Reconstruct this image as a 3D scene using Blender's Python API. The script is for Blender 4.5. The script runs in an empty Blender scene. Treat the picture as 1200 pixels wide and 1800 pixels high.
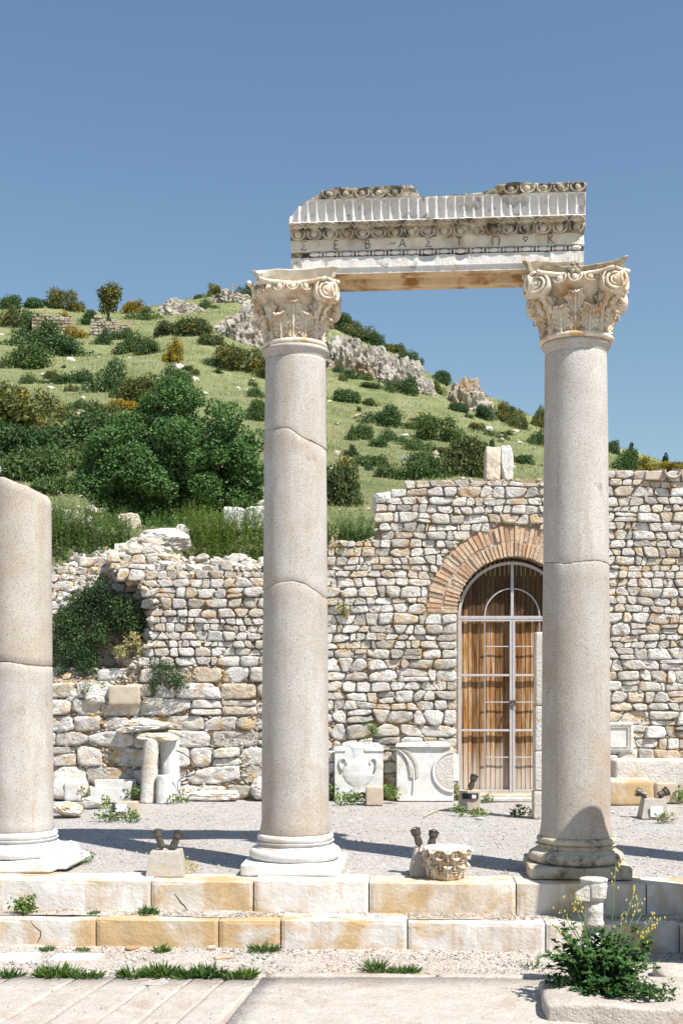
import bpy, bmesh, math, random
import numpy as np
from mathutils import Vector, Matrix, noise, Euler

random.seed(7)
rng = np.random.default_rng(7)
scene = bpy.context.scene
COL = scene.collection
PI = math.pi
R = math.radians

# ------------------------------------------------------------------ camera
F, HX, HY, EYE = 2200.0, 600.0, 1180.0, 1.94          # focal length and horizon measured in photo pixels; eye above the stylobate
cam = bpy.data.cameras.new('camera')
cam.sensor_fit = 'VERTICAL'
cam.sensor_height = 36.0
cam.sensor_width = 24.0
cam.lens = F / 1800.0 * 36.0
cam.shift_y = (HY - 900.0) / 1800.0
cam.clip_start = 0.1
cam.clip_end = 2000.0
camo = bpy.data.objects.new('camera', cam)
COL.objects.link(camo)
camo.location = (0, 0, EYE)
camo.rotation_euler = (R(90), 0, 0)
scene.camera = camo

# ------------------------------------------------------------------ sky and sun
SUN_EL = R(56.0)
SUN_AZ = R(47.0)                                       # light comes from behind the camera, from the right
sun_from = Vector((math.sin(SUN_AZ) * math.cos(SUN_EL), -math.cos(SUN_AZ) * math.cos(SUN_EL), math.sin(SUN_EL)))
world = bpy.data.worlds.new('World')
scene.world = world
world.use_nodes = True
wn = world.node_tree
bg = wn.nodes['Background']
sky = wn.nodes.new('ShaderNodeTexSky')
sky.sky_type = 'NISHITA'
sky.sun_disc = False
sky.sun_elevation = SUN_EL
sky.sun_rotation = math.atan2(sun_from.x, sun_from.y)
sky.altitude = 100.0
sky.air_density = 1.35
sky.dust_density = 0.55
sky.ozone_density = 2.6
tint = wn.nodes.new('ShaderNodeMix')                   # the photograph's cool white balance, over the whole sky alike
tint.data_type = 'RGBA'
tint.blend_type = 'MULTIPLY'
tint.inputs[0].default_value = 1.0
tint.inputs[7].default_value = (0.96, 1.03, 1.06, 1.0)
wn.links.new(sky.outputs[0], tint.inputs[6])
wn.links.new(tint.outputs[2], bg.inputs[0])
bg.inputs[1].default_value = 0.077
sl = bpy.data.lights.new('sun', 'SUN')
sl.energy = 5.0
sl.angle = R(0.53)
sl.color = (1.0, 0.96, 0.90)
suno = bpy.data.objects.new('sun', sl)
COL.objects.link(suno)
suno.rotation_euler = (-sun_from).to_track_quat('-Z', 'Y').to_euler()
scene.view_settings.view_transform = 'Standard'
scene.view_settings.look = 'None'
scene.view_settings.exposure = 0.53
scene.view_settings.gamma = 1.0
scene.view_settings.use_curve_mapping = False
scene.cycles.max_bounces = 6
scene.cycles.diffuse_bounces = 3
scene.cycles.transparent_max_bounces = 4

# ------------------------------------------------------------------ helpers
def P(px, py, d):
    """a point of the place at distance d, measured off the photograph"""
    return Vector(((px - HX) / F * d, d, EYE + (HY - py) / F * d))

def fbm(x, y=0.0, z=0.0, o=4, s=1.0):
    a, v = 1.0, 0.0
    for _ in range(o):
        v += a * noise.noise(Vector((x * s, y * s, z * s)))
        s *= 2.03
        a *= 0.5
    return v

def interp(pts, x):
    if x <= pts[0][0]:
        return pts[0][1]
    for (a, b), (c, d) in zip(pts, pts[1:]):
        if x <= c:
            return b + (d - b) * (x - a) / (c - a)
    return pts[-1][1]

def linkobj(name, me, mat=None, parent=None, loc=None, smooth=False):
    o = bpy.data.objects.new(name, me)
    COL.objects.link(o)
    if parent is not None:
        o.parent = parent
    if loc is not None:
        o.location = loc
    if mat is not None and me is not None and not me.materials:
        me.materials.append(mat)
    return o

def mesh(name, verts, faces, smooth=False):
    me = bpy.data.meshes.new(name)
    me.from_pydata([tuple(v) for v in verts], [], faces)
    if smooth:
        me.polygons.foreach_set('use_smooth', [True] * len(me.polygons))
    me.update()
    return me

def np_mesh(name, V, Fc, smooth=False):
    """V (n,3), Fc (m,k): all faces with k corners"""
    me = bpy.data.meshes.new(name)
    V = np.ascontiguousarray(V, dtype=np.float32)
    Fc = np.ascontiguousarray(Fc, dtype=np.int32)
    m, k = Fc.shape
    me.vertices.add(len(V))
    me.vertices.foreach_set('co', V.ravel())
    me.loops.add(m * k)
    me.loops.foreach_set('vertex_index', Fc.ravel())
    me.polygons.add(m)
    me.polygons.foreach_set('loop_start', np.arange(0, m * k, k, dtype=np.int32))
    me.polygons.foreach_set('loop_total', np.full(m, k, dtype=np.int32))
    me.update(calc_edges=True)
    if smooth:
        me.polygons.foreach_set('use_smooth', np.ones(m, dtype=bool))
    return me

def thing(name, label, cat, loc=(0, 0, 0), rot=(0, 0, 0), group=None, kind='thing'):
    o = bpy.data.objects.new(name, None)
    COL.objects.link(o)
    o.location = loc
    o.rotation_euler = rot
    o.empty_display_size = 0.1
    tag(o, label, cat, group, kind)
    return o

def tag(o, label, cat=None, group=None, kind='thing'):
    o['label'] = label
    if cat:
        o['category'] = cat
    if group:
        o['group'] = group
    if kind:
        o['kind'] = kind
    return o

def struct(o, label=None):
    o['kind'] = 'structure'
    if label:
        o['label'] = label
    return o

class MB:
    """collects shapes that make up ONE mesh"""
    def __init__(self):
        self.v, self.f = [], []
    def add(self, verts, faces):
        n = len(self.v)
        self.v += [Vector(p) for p in verts]
        self.f += [tuple(i + n for i in f) for f in faces]
        return self
    def box(self, x0, x1, y0, y1, z0, z1, m=None):
        vs = [Vector(p) for p in ((x0, y0, z0), (x1, y0, z0), (x1, y1, z0), (x0, y1, z0), (x0, y0, z1), (x1, y0, z1), (x1, y1, z1), (x0, y1, z1))]
        if m is not None:
            vs = [m @ p for p in vs]
        return self.add(vs, [(0, 3, 2, 1), (4, 5, 6, 7), (0, 1, 5, 4), (1, 2, 6, 5), (2, 3, 7, 6), (3, 0, 4, 7)])
    def lathe(self, prof, seg=32, m=None, amp=0.0, seed=0.0, caps=True):
        vs, fs = [], []
        for (r, z) in prof:
            for k in range(seg):
                a = 2 * PI * k / seg
                rr = r
                if amp:
                    rr += amp * fbm(math.cos(a) * 2.2 + seed, math.sin(a) * 2.2, z * 6.0, 3)
                vs.append(Vector((rr * math.cos(a), rr * math.sin(a), z)))
        n = len(prof)
        for i in range(n - 1):
            for k in range(seg):
                k2 = (k + 1) % seg
                fs.append((i * seg + k, i * seg + k2, (i + 1) * seg + k2, (i + 1) * seg + k))
        if caps:
            fs.append(tuple(range(seg - 1, -1, -1)))
            fs.append(tuple((n - 1) * seg + k for k in range(seg)))
        if m is not None:
            vs = [m @ p for p in vs]
        return self.add(vs, fs)
    def tube(self, pts, rad, seg=8, caps=True):
        pts = [Vector(p) for p in pts]
        n = len(pts)
        rads = rad if isinstance(rad, (list, tuple)) else [rad] * n
        vs, fs = [], []
        up = Vector((0.123, 0.321, 0.94))
        for i, p in enumerate(pts):
            t = (pts[min(i + 1, n - 1)] - pts[max(i - 1, 0)])
            t = t.normalized() if t.length > 1e-9 else Vector((0, 0, 1))
            a = t.cross(up)
            if a.length < 1e-3:
                a = t.cross(Vector((1, 0, 0)))
            a.normalize()
            b = t.cross(a).normalized()
            for k in range(seg):
                th = 2 * PI * k / seg
                vs.append(p + (a * math.cos(th) + b * math.sin(th)) * rads[i])
        for i in range(n - 1):
            for k in range(seg):
                k2 = (k + 1) % seg
                fs.append((i * seg + k, i * seg + k2, (i + 1) * seg + k2, (i + 1) * seg + k))
        if caps:
            fs.append(tuple(range(seg - 1, -1, -1)))
            fs.append(tuple((n - 1) * seg + k for k in range(seg)))
        return self.add(vs, fs)
    def ball(self, c, r, seg=10, rings=6, m=None):
        c = Vector(c)
        r = Vector(r) if not isinstance(r, (int, float)) else Vector((r, r, r))
        vs, fs = [Vector((0, 0, -1))], []
        for i in range(1, rings):
            ph = -PI / 2 + PI * i / rings
            for k in range(seg):
                a = 2 * PI * k / seg
                vs.append(Vector((math.cos(ph) * math.cos(a), math.cos(ph) * math.sin(a), math.sin(ph))))
        vs.append(Vector((0, 0, 1)))
        for k in range(seg):
            fs.append((0, 1 + (k + 1) % seg, 1 + k))
        for i in range(rings - 2):
            for k in range(seg):
                a, b = 1 + i * seg + k, 1 + i * seg + (k + 1) % seg
                fs.append((a, b, b + seg, a + seg))
        top = len(vs) - 1
        for k in range(seg):
            a, b = 1 + (rings - 2) * seg + k, 1 + (rings - 2) * seg + (k + 1) % seg
            fs.append((a, b, top))
        out = []
        for p in vs:
            q = Vector((p.x * r.x, p.y * r.y, p.z * r.z)) + c
            out.append(m @ q if m is not None else q)
        return self.add(out, fs)
    def prism(self, outline, y0, y1):
        """outline of (x, z) points pushed from y0 (front) to y1"""
        n = len(outline)
        vs = [Vector((x, y0, z)) for x, z in outline] + [Vector((x, y1, z)) for x, z in outline]
        fs = [tuple(range(n)), tuple(range(2 * n - 1, n - 1, -1))]
        for i in range(n):
            j = (i + 1) % n
            fs.append((i, i + n, j + n, j))
        return self.add(vs, fs)
    def xf(self, m):
        self.v = [m @ p for p in self.v]
        return self
    def rough(self, amp, s=8.0, seed=0.0):
        out = []
        for p in self.v:
            q = p * s
            out.append(p + Vector((noise.noise(q + Vector((seed, 0, 0))), noise.noise(q + Vector((0, seed + 31, 0))), noise.noise(q + Vector((0, 0, seed + 57))))) * amp)
        self.v = out
        return self
    def mesh(self, name, smooth=False):
        return mesh(name, self.v, self.f, smooth)
    def build(self, name, mat, parent=None, loc=None, smooth=False, bevel=0.0, seg=2):
        me = self.mesh(name, smooth)
        if bevel:
            bm = bmesh.new()
            bm.from_mesh(me)
            bmesh.ops.recalc_face_normals(bm, faces=bm.faces)
            bmesh.ops.bevel(bm, geom=list(bm.edges), offset=bevel, segments=seg, affect='EDGES', profile=0.6)
            bm.to_mesh(me)
            bm.free()
        return linkobj(name, me, mat, parent, loc)

def fix_normals(me):
    bm = bmesh.new()
    bm.from_mesh(me)
    bmesh.ops.recalc_face_normals(bm, faces=bm.faces)
    bm.to_mesh(me)
    bm.free()
    return me

def rock_block(w, d, h, seed, amp=0.02, cuts=5, rnd=0.08, s=5.0):
    """a worn stone block, origin at the middle of its bottom: subdivided box with rounded, chipped edges"""
    bm = bmesh.new()
    bmesh.ops.create_cube(bm, size=1.0)
    bmesh.ops.subdivide_edges(bm, edges=bm.edges[:], cuts=cuts, use_grid_fill=True)
    out = Vector((w, d, h))
    for v in bm.verts:
        p = v.co * 2.0
        q = Vector([math.copysign(1 - (1 - min(1, abs(c))) ** 1.9, c) for c in p])
        # superellipsoid rounding on edges and corners
        n = 1.0 / max(rnd, 0.01)
        k = (abs(q.x) ** n + abs(q.y) ** n + abs(q.z) ** n) ** (1.0 / n)
        q = q / max(k, 1e-6) if k > 1.0 else q
        co = Vector((q.x * w / 2, q.y * d / 2, q.z * h / 2))
        nv = Vector((noise.noise(co * s + Vector((seed, 0, 0))), noise.noise(co * s + Vector((0, seed, 9))), noise.noise(co * s + Vector((7, 0, seed)))))
        nv += 0.5 * Vector((noise.noise(co * s * 2.7 + Vector((seed, 3, 0))), noise.noise(co * s * 2.7 + Vector((0, seed, 19))), noise.noise(co * s * 2.7 + Vector((17, 0, seed)))))
        v.co = co + nv * amp + Vector((0, 0, h / 2))
    me = bpy.data.meshes.new('stone')
    bm.to_mesh(me)
    bm.free()
    me.polygons.foreach_set('use_smooth', [True] * len(me.polygons))
    return me

def boulder_mesh(w, d, h, seed, boxy=3.2, sub=4, amp=0.16):
    """a broken angular boulder, origin at the middle of its bottom"""
    bm = bmesh.new()
    bmesh.ops.create_icosphere(bm, subdivisions=sub, radius=1.0)
    rnd = random.Random(seed)
    planes = []
    for _ in range(7):
        n = Vector((rnd.uniform(-1, 1), rnd.uniform(-1, 1), rnd.uniform(-1, 1))).normalized()
        planes.append((n, rnd.uniform(0.80, 1.05) if boxy < 8 else rnd.uniform(1.15, 1.5)))
    for v in bm.verts:
        p = v.co.copy()
        k = (abs(p.x) ** boxy + abs(p.y) ** boxy + abs(p.z) ** boxy) ** (-1.0 / boxy)
        p = p * k
        for n, lim in planes:
            e = p.dot(n) - lim
            if e > 0:
                p -= n * e
        q = p * 1.7 + Vector((seed * 1.3, seed * 0.7, 0))
        f = 1 + amp * (0.7 * fbm(q.x, q.y, q.z, 3, 1.0) + 0.5 * fbm(q.x, q.y, q.z, 3, 3.7))
        f -= 0.5 * amp * max(0, 0.22 - abs(noise.noise(q * 1.6 + Vector((5, 1, 2))))) / 0.22
        p *= f
        v.co = Vector((p.x * w / 2, p.y * d / 2, (p.z * 0.5 + 0.5) * h))
    me = bpy.data.meshes.new('boulder')
    bm.to_mesh(me)
    bm.free()
    return me

# ------------------------------------------------------------------ materials
class NT:
    def __init__(self, name):
        self.m = bpy.data.materials.new(name)
        self.m.use_nodes = True
        self.t = self.m.node_tree
        self.b = self.t.nodes['Principled BSDF']
        self.out = self.t.nodes['Material Output']
        self.pos = self.n('ShaderNodeNewGeometry').outputs['Position']
    def n(self, typ, **kw):
        nd = self.t.nodes.new(typ)
        for k, v in kw.items():
            setattr(nd, k, v)
        return nd
    def l(self, a, b):
        self.t.links.new(a, b)
    def map(self, scale=(1, 1, 1), loc=(0, 0, 0), src=None):
        nd = self.n('ShaderNodeMapping')
        nd.inputs['Scale'].default_value = scale
        nd.inputs['Location'].default_value = loc
        self.l(src or self.pos, nd.inputs['Vector'])
        return nd.outputs[0]
    def noise(self, scale, detail=5, rough=0.55, vec=None, dist=0.0):
        nd = self.n('ShaderNodeTexNoise')
        nd.inputs['Scale'].default_value = scale
        nd.inputs['Detail'].default_value = detail
        nd.inputs['Roughness'].default_value = rough
        nd.inputs['Distortion'].default_value = dist
        self.l(vec or self.pos, nd.inputs['Vector'])
        return nd.outputs[0]
    def vor(self, scale, vec=None, feature='F1'):
        nd = self.n('ShaderNodeTexVoronoi', feature=feature)
        nd.inputs['Scale'].default_value = scale
        self.l(vec or self.pos, nd.inputs['Vector'])
        return nd.outputs[0]
    def ramp(self, fac, stops, interp='LINEAR'):
        nd = self.n('ShaderNodeValToRGB')
        nd.color_ramp.interpolation = interp
        el = nd.color_ramp.elements
        while len(el) < len(stops):
            el.new(0.5)
        for e, (p, c) in zip(el, stops):
            e.position = p
            e.color = (*c, 1) if isinstance(c, (tuple, list)) else (c, c, c, 1)
        self.l(fac, nd.inputs[0])
        return nd.outputs[0]
    def mix(self, fac, a, b, mode='MIX'):
        nd = self.n('ShaderNodeMix', data_type='RGBA', blend_type=mode)
        for s, v in ((0, fac), (6, a), (7, b)):
            if isinstance(v, (int, float)):
                nd.inputs[s].default_value = v
            elif isinstance(v, (tuple, list)):
                nd.inputs[s].default_value = (*v, 1)
            else:
                self.l(v, nd.inputs[s])
        return nd.outputs[2]
    def math(self, op, a, b=0.0):
        nd = self.n('ShaderNodeMath', operation=op)
        for s, v in ((0, a), (1, b)):
            if isinstance(v, (int, float)):
                nd.inputs[s].default_value = v
            else:
                self.l(v, nd.inputs[s])
        return nd.outputs[0]
    def rand(self):
        return self.n('ShaderNodeObjectInfo').outputs['Random']
    def island(self):
        return self.n('ShaderNodeNewGeometry').outputs['Random Per Island']
    def bump(self, h, strength=0.5, dist=0.02, normal=None):
        nd = self.n('ShaderNodeBump')
        nd.inputs['Strength'].default_value = strength
        nd.inputs['Distance'].default_value = dist
        self.l(h, nd.inputs['Height'])
        if normal is not None:
            self.l(normal, nd.inputs['Normal'])
        self.l(nd.outputs[0], self.b.inputs['Normal'])
        return nd.outputs[0]
    def done(self, col, rough=0.85, spec=0.25):
        if isinstance(col, (tuple, list)):
            self.b.inputs['Base Color'].default_value = (*col, 1)
        else:
            self.l(col, self.b.inputs['Base Color'])
        self.b.inputs['Roughness'].default_value = rough
        self.b.inputs['Specular IOR Level'].default_value = spec
        return self.m

def stone_mat(name, a, b, islands=False, stain=None, scale=4.0, smask=(0.52, 0.64), sscale=1.6, variants=None, dark=None, dmask=(0.6, 0.72), dscale=5.0,
              speck=0.0, speck_scale=160.0, bstr=0.6, bscale=22.0, bdist=0.02, pits=0.0, rough=0.9, streak=None):
    n = NT(name)
    c = n.ramp(n.noise(scale, 7, 0.62), [(0.3, a), (0.7, b)])
    if variants:
        k = n.ramp(n.island() if islands else n.rand(), [(i / len(variants), v) for i, v in enumerate(variants)], 'CONSTANT')
        c = n.mix(1.0, c, k, 'MULTIPLY')
    if stain:
        msk = n.ramp(n.noise(sscale, 6, 0.65, n.map((1, 1, 1), (3.1, 7.7, 1.3)), 0.4), [(smask[0], 0.0), (smask[1], 1.0)])
        c = n.mix(msk, c, stain)
    if streak:
        msk = n.ramp(n.noise(2.0, 6, 0.7, n.map((2.6, 2.6, 0.35), (1.0, 2.0, 3.0))), [(0.5, 0.0), (0.72, 0.85)])
        c = n.mix(msk, c, streak)
    if dark:
        msk = n.ramp(n.noise(dscale, 8, 0.7, n.map((1, 1, 1), (9.1, 2.7, 5.3))), [(dmask[0], 0.0), (dmask[1], 1.0)])
        c = n.mix(msk, c, dark)
    if speck:
        s1 = n.ramp(n.noise(speck_scale, 2, 0.5), [(0.36, 1.0 - speck), (0.5, 1.0)])
        c = n.mix(1.0, c, s1, 'MULTIPLY')
    h = n.noise(bscale, 8, 0.65)
    if pits:
        pv = n.ramp(n.vor(bscale * 1.3), [(0.0, 0.0), (0.35, 1.0)])
        h = n.math('ADD', h, n.math('MULTIPLY', pv, pits))
    n.bump(h, bstr, bdist)
    return n.done(c, rough)

def leaf_mat(name, dark, light, tip=None, tipamt=0.0, trans=0.35, objvar=True):
    n = NT(name)
    c = n.ramp(n.island(), [(0.0, dark), (1.0, light)])
    if objvar:
        c = n.mix(1.0, c, n.ramp(n.rand(), [(0.0, (0.70, 0.82, 0.78)), (0.4, (1.0, 1.0, 1.0)), (0.75, (1.25, 1.15, 0.85)), (1.0, (0.85, 0.98, 1.0))]), 'MULTIPLY')
    if tip:
        msk = n.ramp(n.noise(1.3, 3, 0.6), [(0.62 - tipamt * 0.3, 0.0), (0.70 - tipamt * 0.3, 1.0)])
        i2 = n.ramp(n.island(), [(0.45, 0.0), (0.5, 1.0)])
        c = n.mix(n.math('MULTIPLY', msk, i2), c, tip)
    d = n.n('ShaderNodeBsdfDiffuse')
    t = n.n('ShaderNodeBsdfTranslucent')
    g = n.n('ShaderNodeBsdfGlossy')
    g.inputs['Roughness'].default_value = 0.6
    g.inputs['Color'].default_value = (0.9, 1, 0.9, 1)
    n.l(c, d.inputs['Color'])
    n.l(n.mix(1.0, c, (1.1, 1.15, 0.6), 'MULTIPLY'), t.inputs['Color'])
    ms = n.n('ShaderNodeMixShader')
    ms.inputs[0].default_value = trans
    n.l(d.outputs[0], ms.inputs[1])
    n.l(t.outputs[0], ms.inputs[2])
    m2 = n.n('ShaderNodeMixShader')
    m2.inputs[0].default_value = 0.015
    n.l(ms.outputs[0], m2.inputs[1])
    n.l(g.outputs[0], m2.inputs[2])
    n.l(m2.outputs[0], n.out.inputs['Surface'])
    return n.m

def flat_mat(name, col, rough=0.6, metal=0.0, spec=0.4, var=0.15, scale=30.0):
    n = NT(name)
    c = n.ramp(n.noise(scale, 5, 0.6), [(0.3, tuple(x * (1 - var) for x in col)), (0.7, tuple(min(1, x * (1 + var)) for x in col))])
    n.b.inputs['Metallic'].default_value = metal
    n.bump(n.noise(scale * 3, 4), 0.15, 0.005)
    return n.done(c, rough, spec)

M = {}
M['granite'] = stone_mat('granite', (0.455, 0.42, 0.38), (0.575, 0.54, 0.495), stain=(0.43, 0.33, 0.235), smask=(0.48, 0.74), sscale=0.9, scale=2.0,
                         speck=0.45, speck_scale=120.0, bstr=0.25, bscale=60.0, bdist=0.01, rough=0.8, dark=(0.27, 0.22, 0.17), dmask=(0.62, 0.76), dscale=3.4, streak=(0.44, 0.36, 0.28), variants=[(1, 1, 1), (0.95, 0.94, 0.92), (1.04, 1.04, 1.04), (0.98, 0.95, 0.91)])
M['marble'] = stone_mat('marble', (0.58, 0.55, 0.51), (0.76, 0.74, 0.71), stain=(0.55, 0.42, 0.27), smask=(0.56, 0.74), sscale=3.0, scale=6.0, dark=(0.16, 0.14, 0.11),
                        dmask=(0.56, 0.70), dscale=9.0, bstr=0.45, bscale=40.0, bdist=0.012, rough=0.75)
M['fascia'] = stone_mat('tan_marble', (0.58, 0.50, 0.38), (0.72, 0.65, 0.53), stain=(0.40, 0.31, 0.20), smask=(0.54, 0.68), sscale=3.0, scale=7.0, dark=(0.11, 0.10, 0.075),
                        dmask=(0.64, 0.72), dscale=8.0, bstr=0.45, bscale=40.0, bdist=0.012, rough=0.8)
M['marble_clean'] = stone_mat('marble_clean', (0.58, 0.56, 0.53), (0.76, 0.75, 0.73), stain=(0.56, 0.46, 0.34), smask=(0.54, 0.74), sscale=2.6, scale=7.0, bstr=0.5,
                              bscale=38.0, bdist=0.012, rough=0.75, dark=(0.30, 0.25, 0.19), dmask=(0.64, 0.76), dscale=14.0)
M['patina_bounce'] = stone_mat('patina_bounce', (0.60, 0.42, 0.22), (0.70, 0.56, 0.36), stain=(0.36, 0.18, 0.06), smask=(0.50, 0.62), sscale=3.2, scale=7.0, dark=(0.12, 0.08, 0.04),
                        dmask=(0.66, 0.74), dscale=8.0, bstr=0.5, bscale=40.0, bdist=0.012)
M['capital'] = stone_mat('capital_marble', (0.62, 0.52, 0.38), (0.78, 0.70, 0.58), stain=(0.50, 0.31, 0.14), smask=(0.48, 0.66), sscale=4.2, scale=9.0, dark=(0.13, 0.11, 0.08),
                         dmask=(0.64, 0.74), dscale=10.0, bstr=0.5, bscale=45.0, bdist=0.012)
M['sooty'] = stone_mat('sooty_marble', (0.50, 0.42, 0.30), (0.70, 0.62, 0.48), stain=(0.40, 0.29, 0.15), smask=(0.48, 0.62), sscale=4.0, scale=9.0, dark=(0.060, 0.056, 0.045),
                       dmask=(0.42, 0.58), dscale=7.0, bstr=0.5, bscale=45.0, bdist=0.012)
M['worn_shade_marble'] = stone_mat('weathered_shade_marble', (0.48, 0.42, 0.32), (0.60, 0.53, 0.42), stain=(0.30, 0.23, 0.13), smask=(0.48, 0.66), sscale=2.6, scale=5.0,
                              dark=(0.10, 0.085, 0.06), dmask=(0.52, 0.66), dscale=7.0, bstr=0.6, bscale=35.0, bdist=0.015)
VAR = [(1.0, 1.0, 1.0), (0.90, 0.87, 0.81), (1.06, 1.06, 1.05), (0.80, 0.77, 0.72), (1.0, 0.92, 0.80), (1.04, 1.03, 1.0), (0.92, 0.90, 0.88), (0.88, 0.77, 0.62), (1.05, 1.04, 1.03), (0.70, 0.68, 0.63), (1.02, 1.0, 0.96), (0.96, 0.95, 0.93)]
RUB = dict(stain=(0.56, 0.39, 0.20), smask=(0.54, 0.66), sscale=5.0, scale=7.0, variants=VAR, dark=(0.20, 0.16, 0.12), dmask=(0.62, 0.72), dscale=16.0, bstr=1.0, bscale=24.0, bdist=0.035, pits=0.3)
M['rubble'] = stone_mat('rubble_stone', (0.50, 0.47, 0.43), (0.78, 0.76, 0.73), **RUB)
M['rubble_joined'] = stone_mat('rubble_stone_small', (0.54, 0.51, 0.46), (0.78, 0.75, 0.71), True, **RUB)
M['rubble_small'] = stone_mat('rubble_chips', (0.46, 0.40, 0.32), (0.68, 0.63, 0.56), stain=(0.50, 0.35, 0.19), smask=(0.52, 0.64), sscale=5.0, scale=11.0,
                              dark=(0.13, 0.10, 0.07), dmask=(0.58, 0.68), dscale=14.0, bstr=0.9, bscale=40.0, bdist=0.03)
M['mortar'] = stone_mat('earth_mortar', (0.34, 0.24, 0.14), (0.50, 0.39, 0.26), stain=(0.60, 0.52, 0.42), smask=(0.55, 0.62), sscale=9.0, scale=14.0,
                        dark=(0.10, 0.07, 0.045), dmask=(0.55, 0.65), dscale=20.0, bstr=1.0, bscale=30.0, bdist=0.05)
M['step'] = stone_mat('step_stone', (0.58, 0.54, 0.49), (0.74, 0.71, 0.68), stain=(0.53, 0.37, 0.20), smask=(0.47, 0.585), sscale=1.3, scale=5.0, streak=(0.47, 0.33, 0.19),
                      bstr=0.55, bscale=34.0, bdist=0.015, variants=[(1, 1, 1), (0.94, 0.92, 0.88), (1.03, 1.03, 1.03), (0.97, 0.93, 0.86)], dark=(0.20, 0.16, 0.11), dmask=(0.68, 0.78), dscale=8.0)
M['brick'] = stone_mat('fired_brick', (0.50, 0.31, 0.18), (0.66, 0.48, 0.33), stain=(0.66, 0.57, 0.47), smask=(0.52, 0.66), sscale=5.0, scale=16.0,
                       variants=[(1, 1, 1), (0.8, 0.72, 0.66), (1.12, 1.1, 1.06), (0.95, 0.85, 0.75), (1.15, 1.2, 1.22)], bstr=0.8, bscale=60.0, bdist=0.02)
M['concrete'] = stone_mat('concrete', (0.42, 0.37, 0.31), (0.52, 0.48, 0.43), stain=(0.45, 0.34, 0.20), smask=(0.55, 0.7), sscale=6.0, scale=14.0, speck=0.25, speck_scale=120.0,
                          bstr=0.5, bscale=60.0, bdist=0.01)
M['tan_block'] = stone_mat('tan_limestone', (0.46, 0.38, 0.28), (0.58, 0.50, 0.39), scale=9.0, bstr=0.6, bscale=50.0, bdist=0.015, dark=(0.25, 0.18, 0.10), dmask=(0.64, 0.74), dscale=30.0)
M['plaster'] = stone_mat('old_plaster', (0.55, 0.49, 0.42), (0.68, 0.65, 0.61), stain=(0.52, 0.42, 0.30), smask=(0.52, 0.68), sscale=2.5, scale=6.0, bstr=0.9, bscale=24.0, bdist=0.03, pits=0.2,
                         dark=(0.26, 0.20, 0.13), dmask=(0.62, 0.72), dscale=12.0)
M['paving'] = stone_mat('paving_stone', (0.45, 0.395, 0.335), (0.565, 0.51, 0.455), stain=(0.39, 0.31, 0.225), smask=(0.55, 0.72), sscale=2.2, scale=6.0, variants=[(1, 1, 1), (0.98, 0.97, 0.955), (1.02, 1.02, 1.015)],
                        speck=0.25, speck_scale=90.0, bstr=0.8, bscale=22.0, bdist=0.02, pits=0.3, dark=(0.24, 0.19, 0.13), dmask=(0.62, 0.74), dscale=5.0)
M['cliff'] = stone_mat('cliff_rock', (0.42, 0.37, 0.30), (0.62, 0.57, 0.49), stain=(0.42, 0.27, 0.14), smask=(0.56, 0.66), sscale=0.22, scale=0.7, dark=(0.11, 0.10, 0.07),
                       dmask=(0.54, 0.62), dscale=0.9, bstr=1.0, bscale=1.6, bdist=0.6)
M['ruin'] = stone_mat('far_masonry', (0.50, 0.43, 0.33), (0.66, 0.60, 0.50), stain=(0.34, 0.26, 0.16), smask=(0.5, 0.62), sscale=0.6, scale=2.2, dark=(0.09, 0.08, 0.05),
                      dmask=(0.58, 0.64), dscale=3.0, bstr=1.0, bscale=5.0, bdist=0.25)
M['metal'] = flat_mat('grey_painted_iron', (0.46, 0.44, 0.44), 0.5, 0.0, 0.4, 0.10, 14.0)
M['lamp_body'] = flat_mat('bronze_lamp_housing', (0.085, 0.075, 0.055), 0.45, 0.3, 0.5, 0.35, 40.0)
M['lamp_glass'] = flat_mat('lamp_glass', (0.30, 0.31, 0.31), 0.1, 0.0, 0.8, 0.05)
M['cable'] = flat_mat('black_cable', (0.02, 0.02, 0.022), 0.5)
M['plate'] = flat_mat('white_plate', (0.70, 0.71, 0.72), 0.6, 0, 0.4, 0.06)
M['incised'] = flat_mat('incised_letter', (0.10, 0.08, 0.06), 0.9, 0, 0.1, 0.3, 60.0)
M['bark'] = stone_mat('bark', (0.10, 0.075, 0.05), (0.19, 0.15, 0.11), scale=8.0, bstr=0.8, bscale=25.0, bdist=0.03)
M['flag'] = flat_mat('red_flag_cloth', (0.55, 0.06, 0.05), 0.8)

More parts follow.
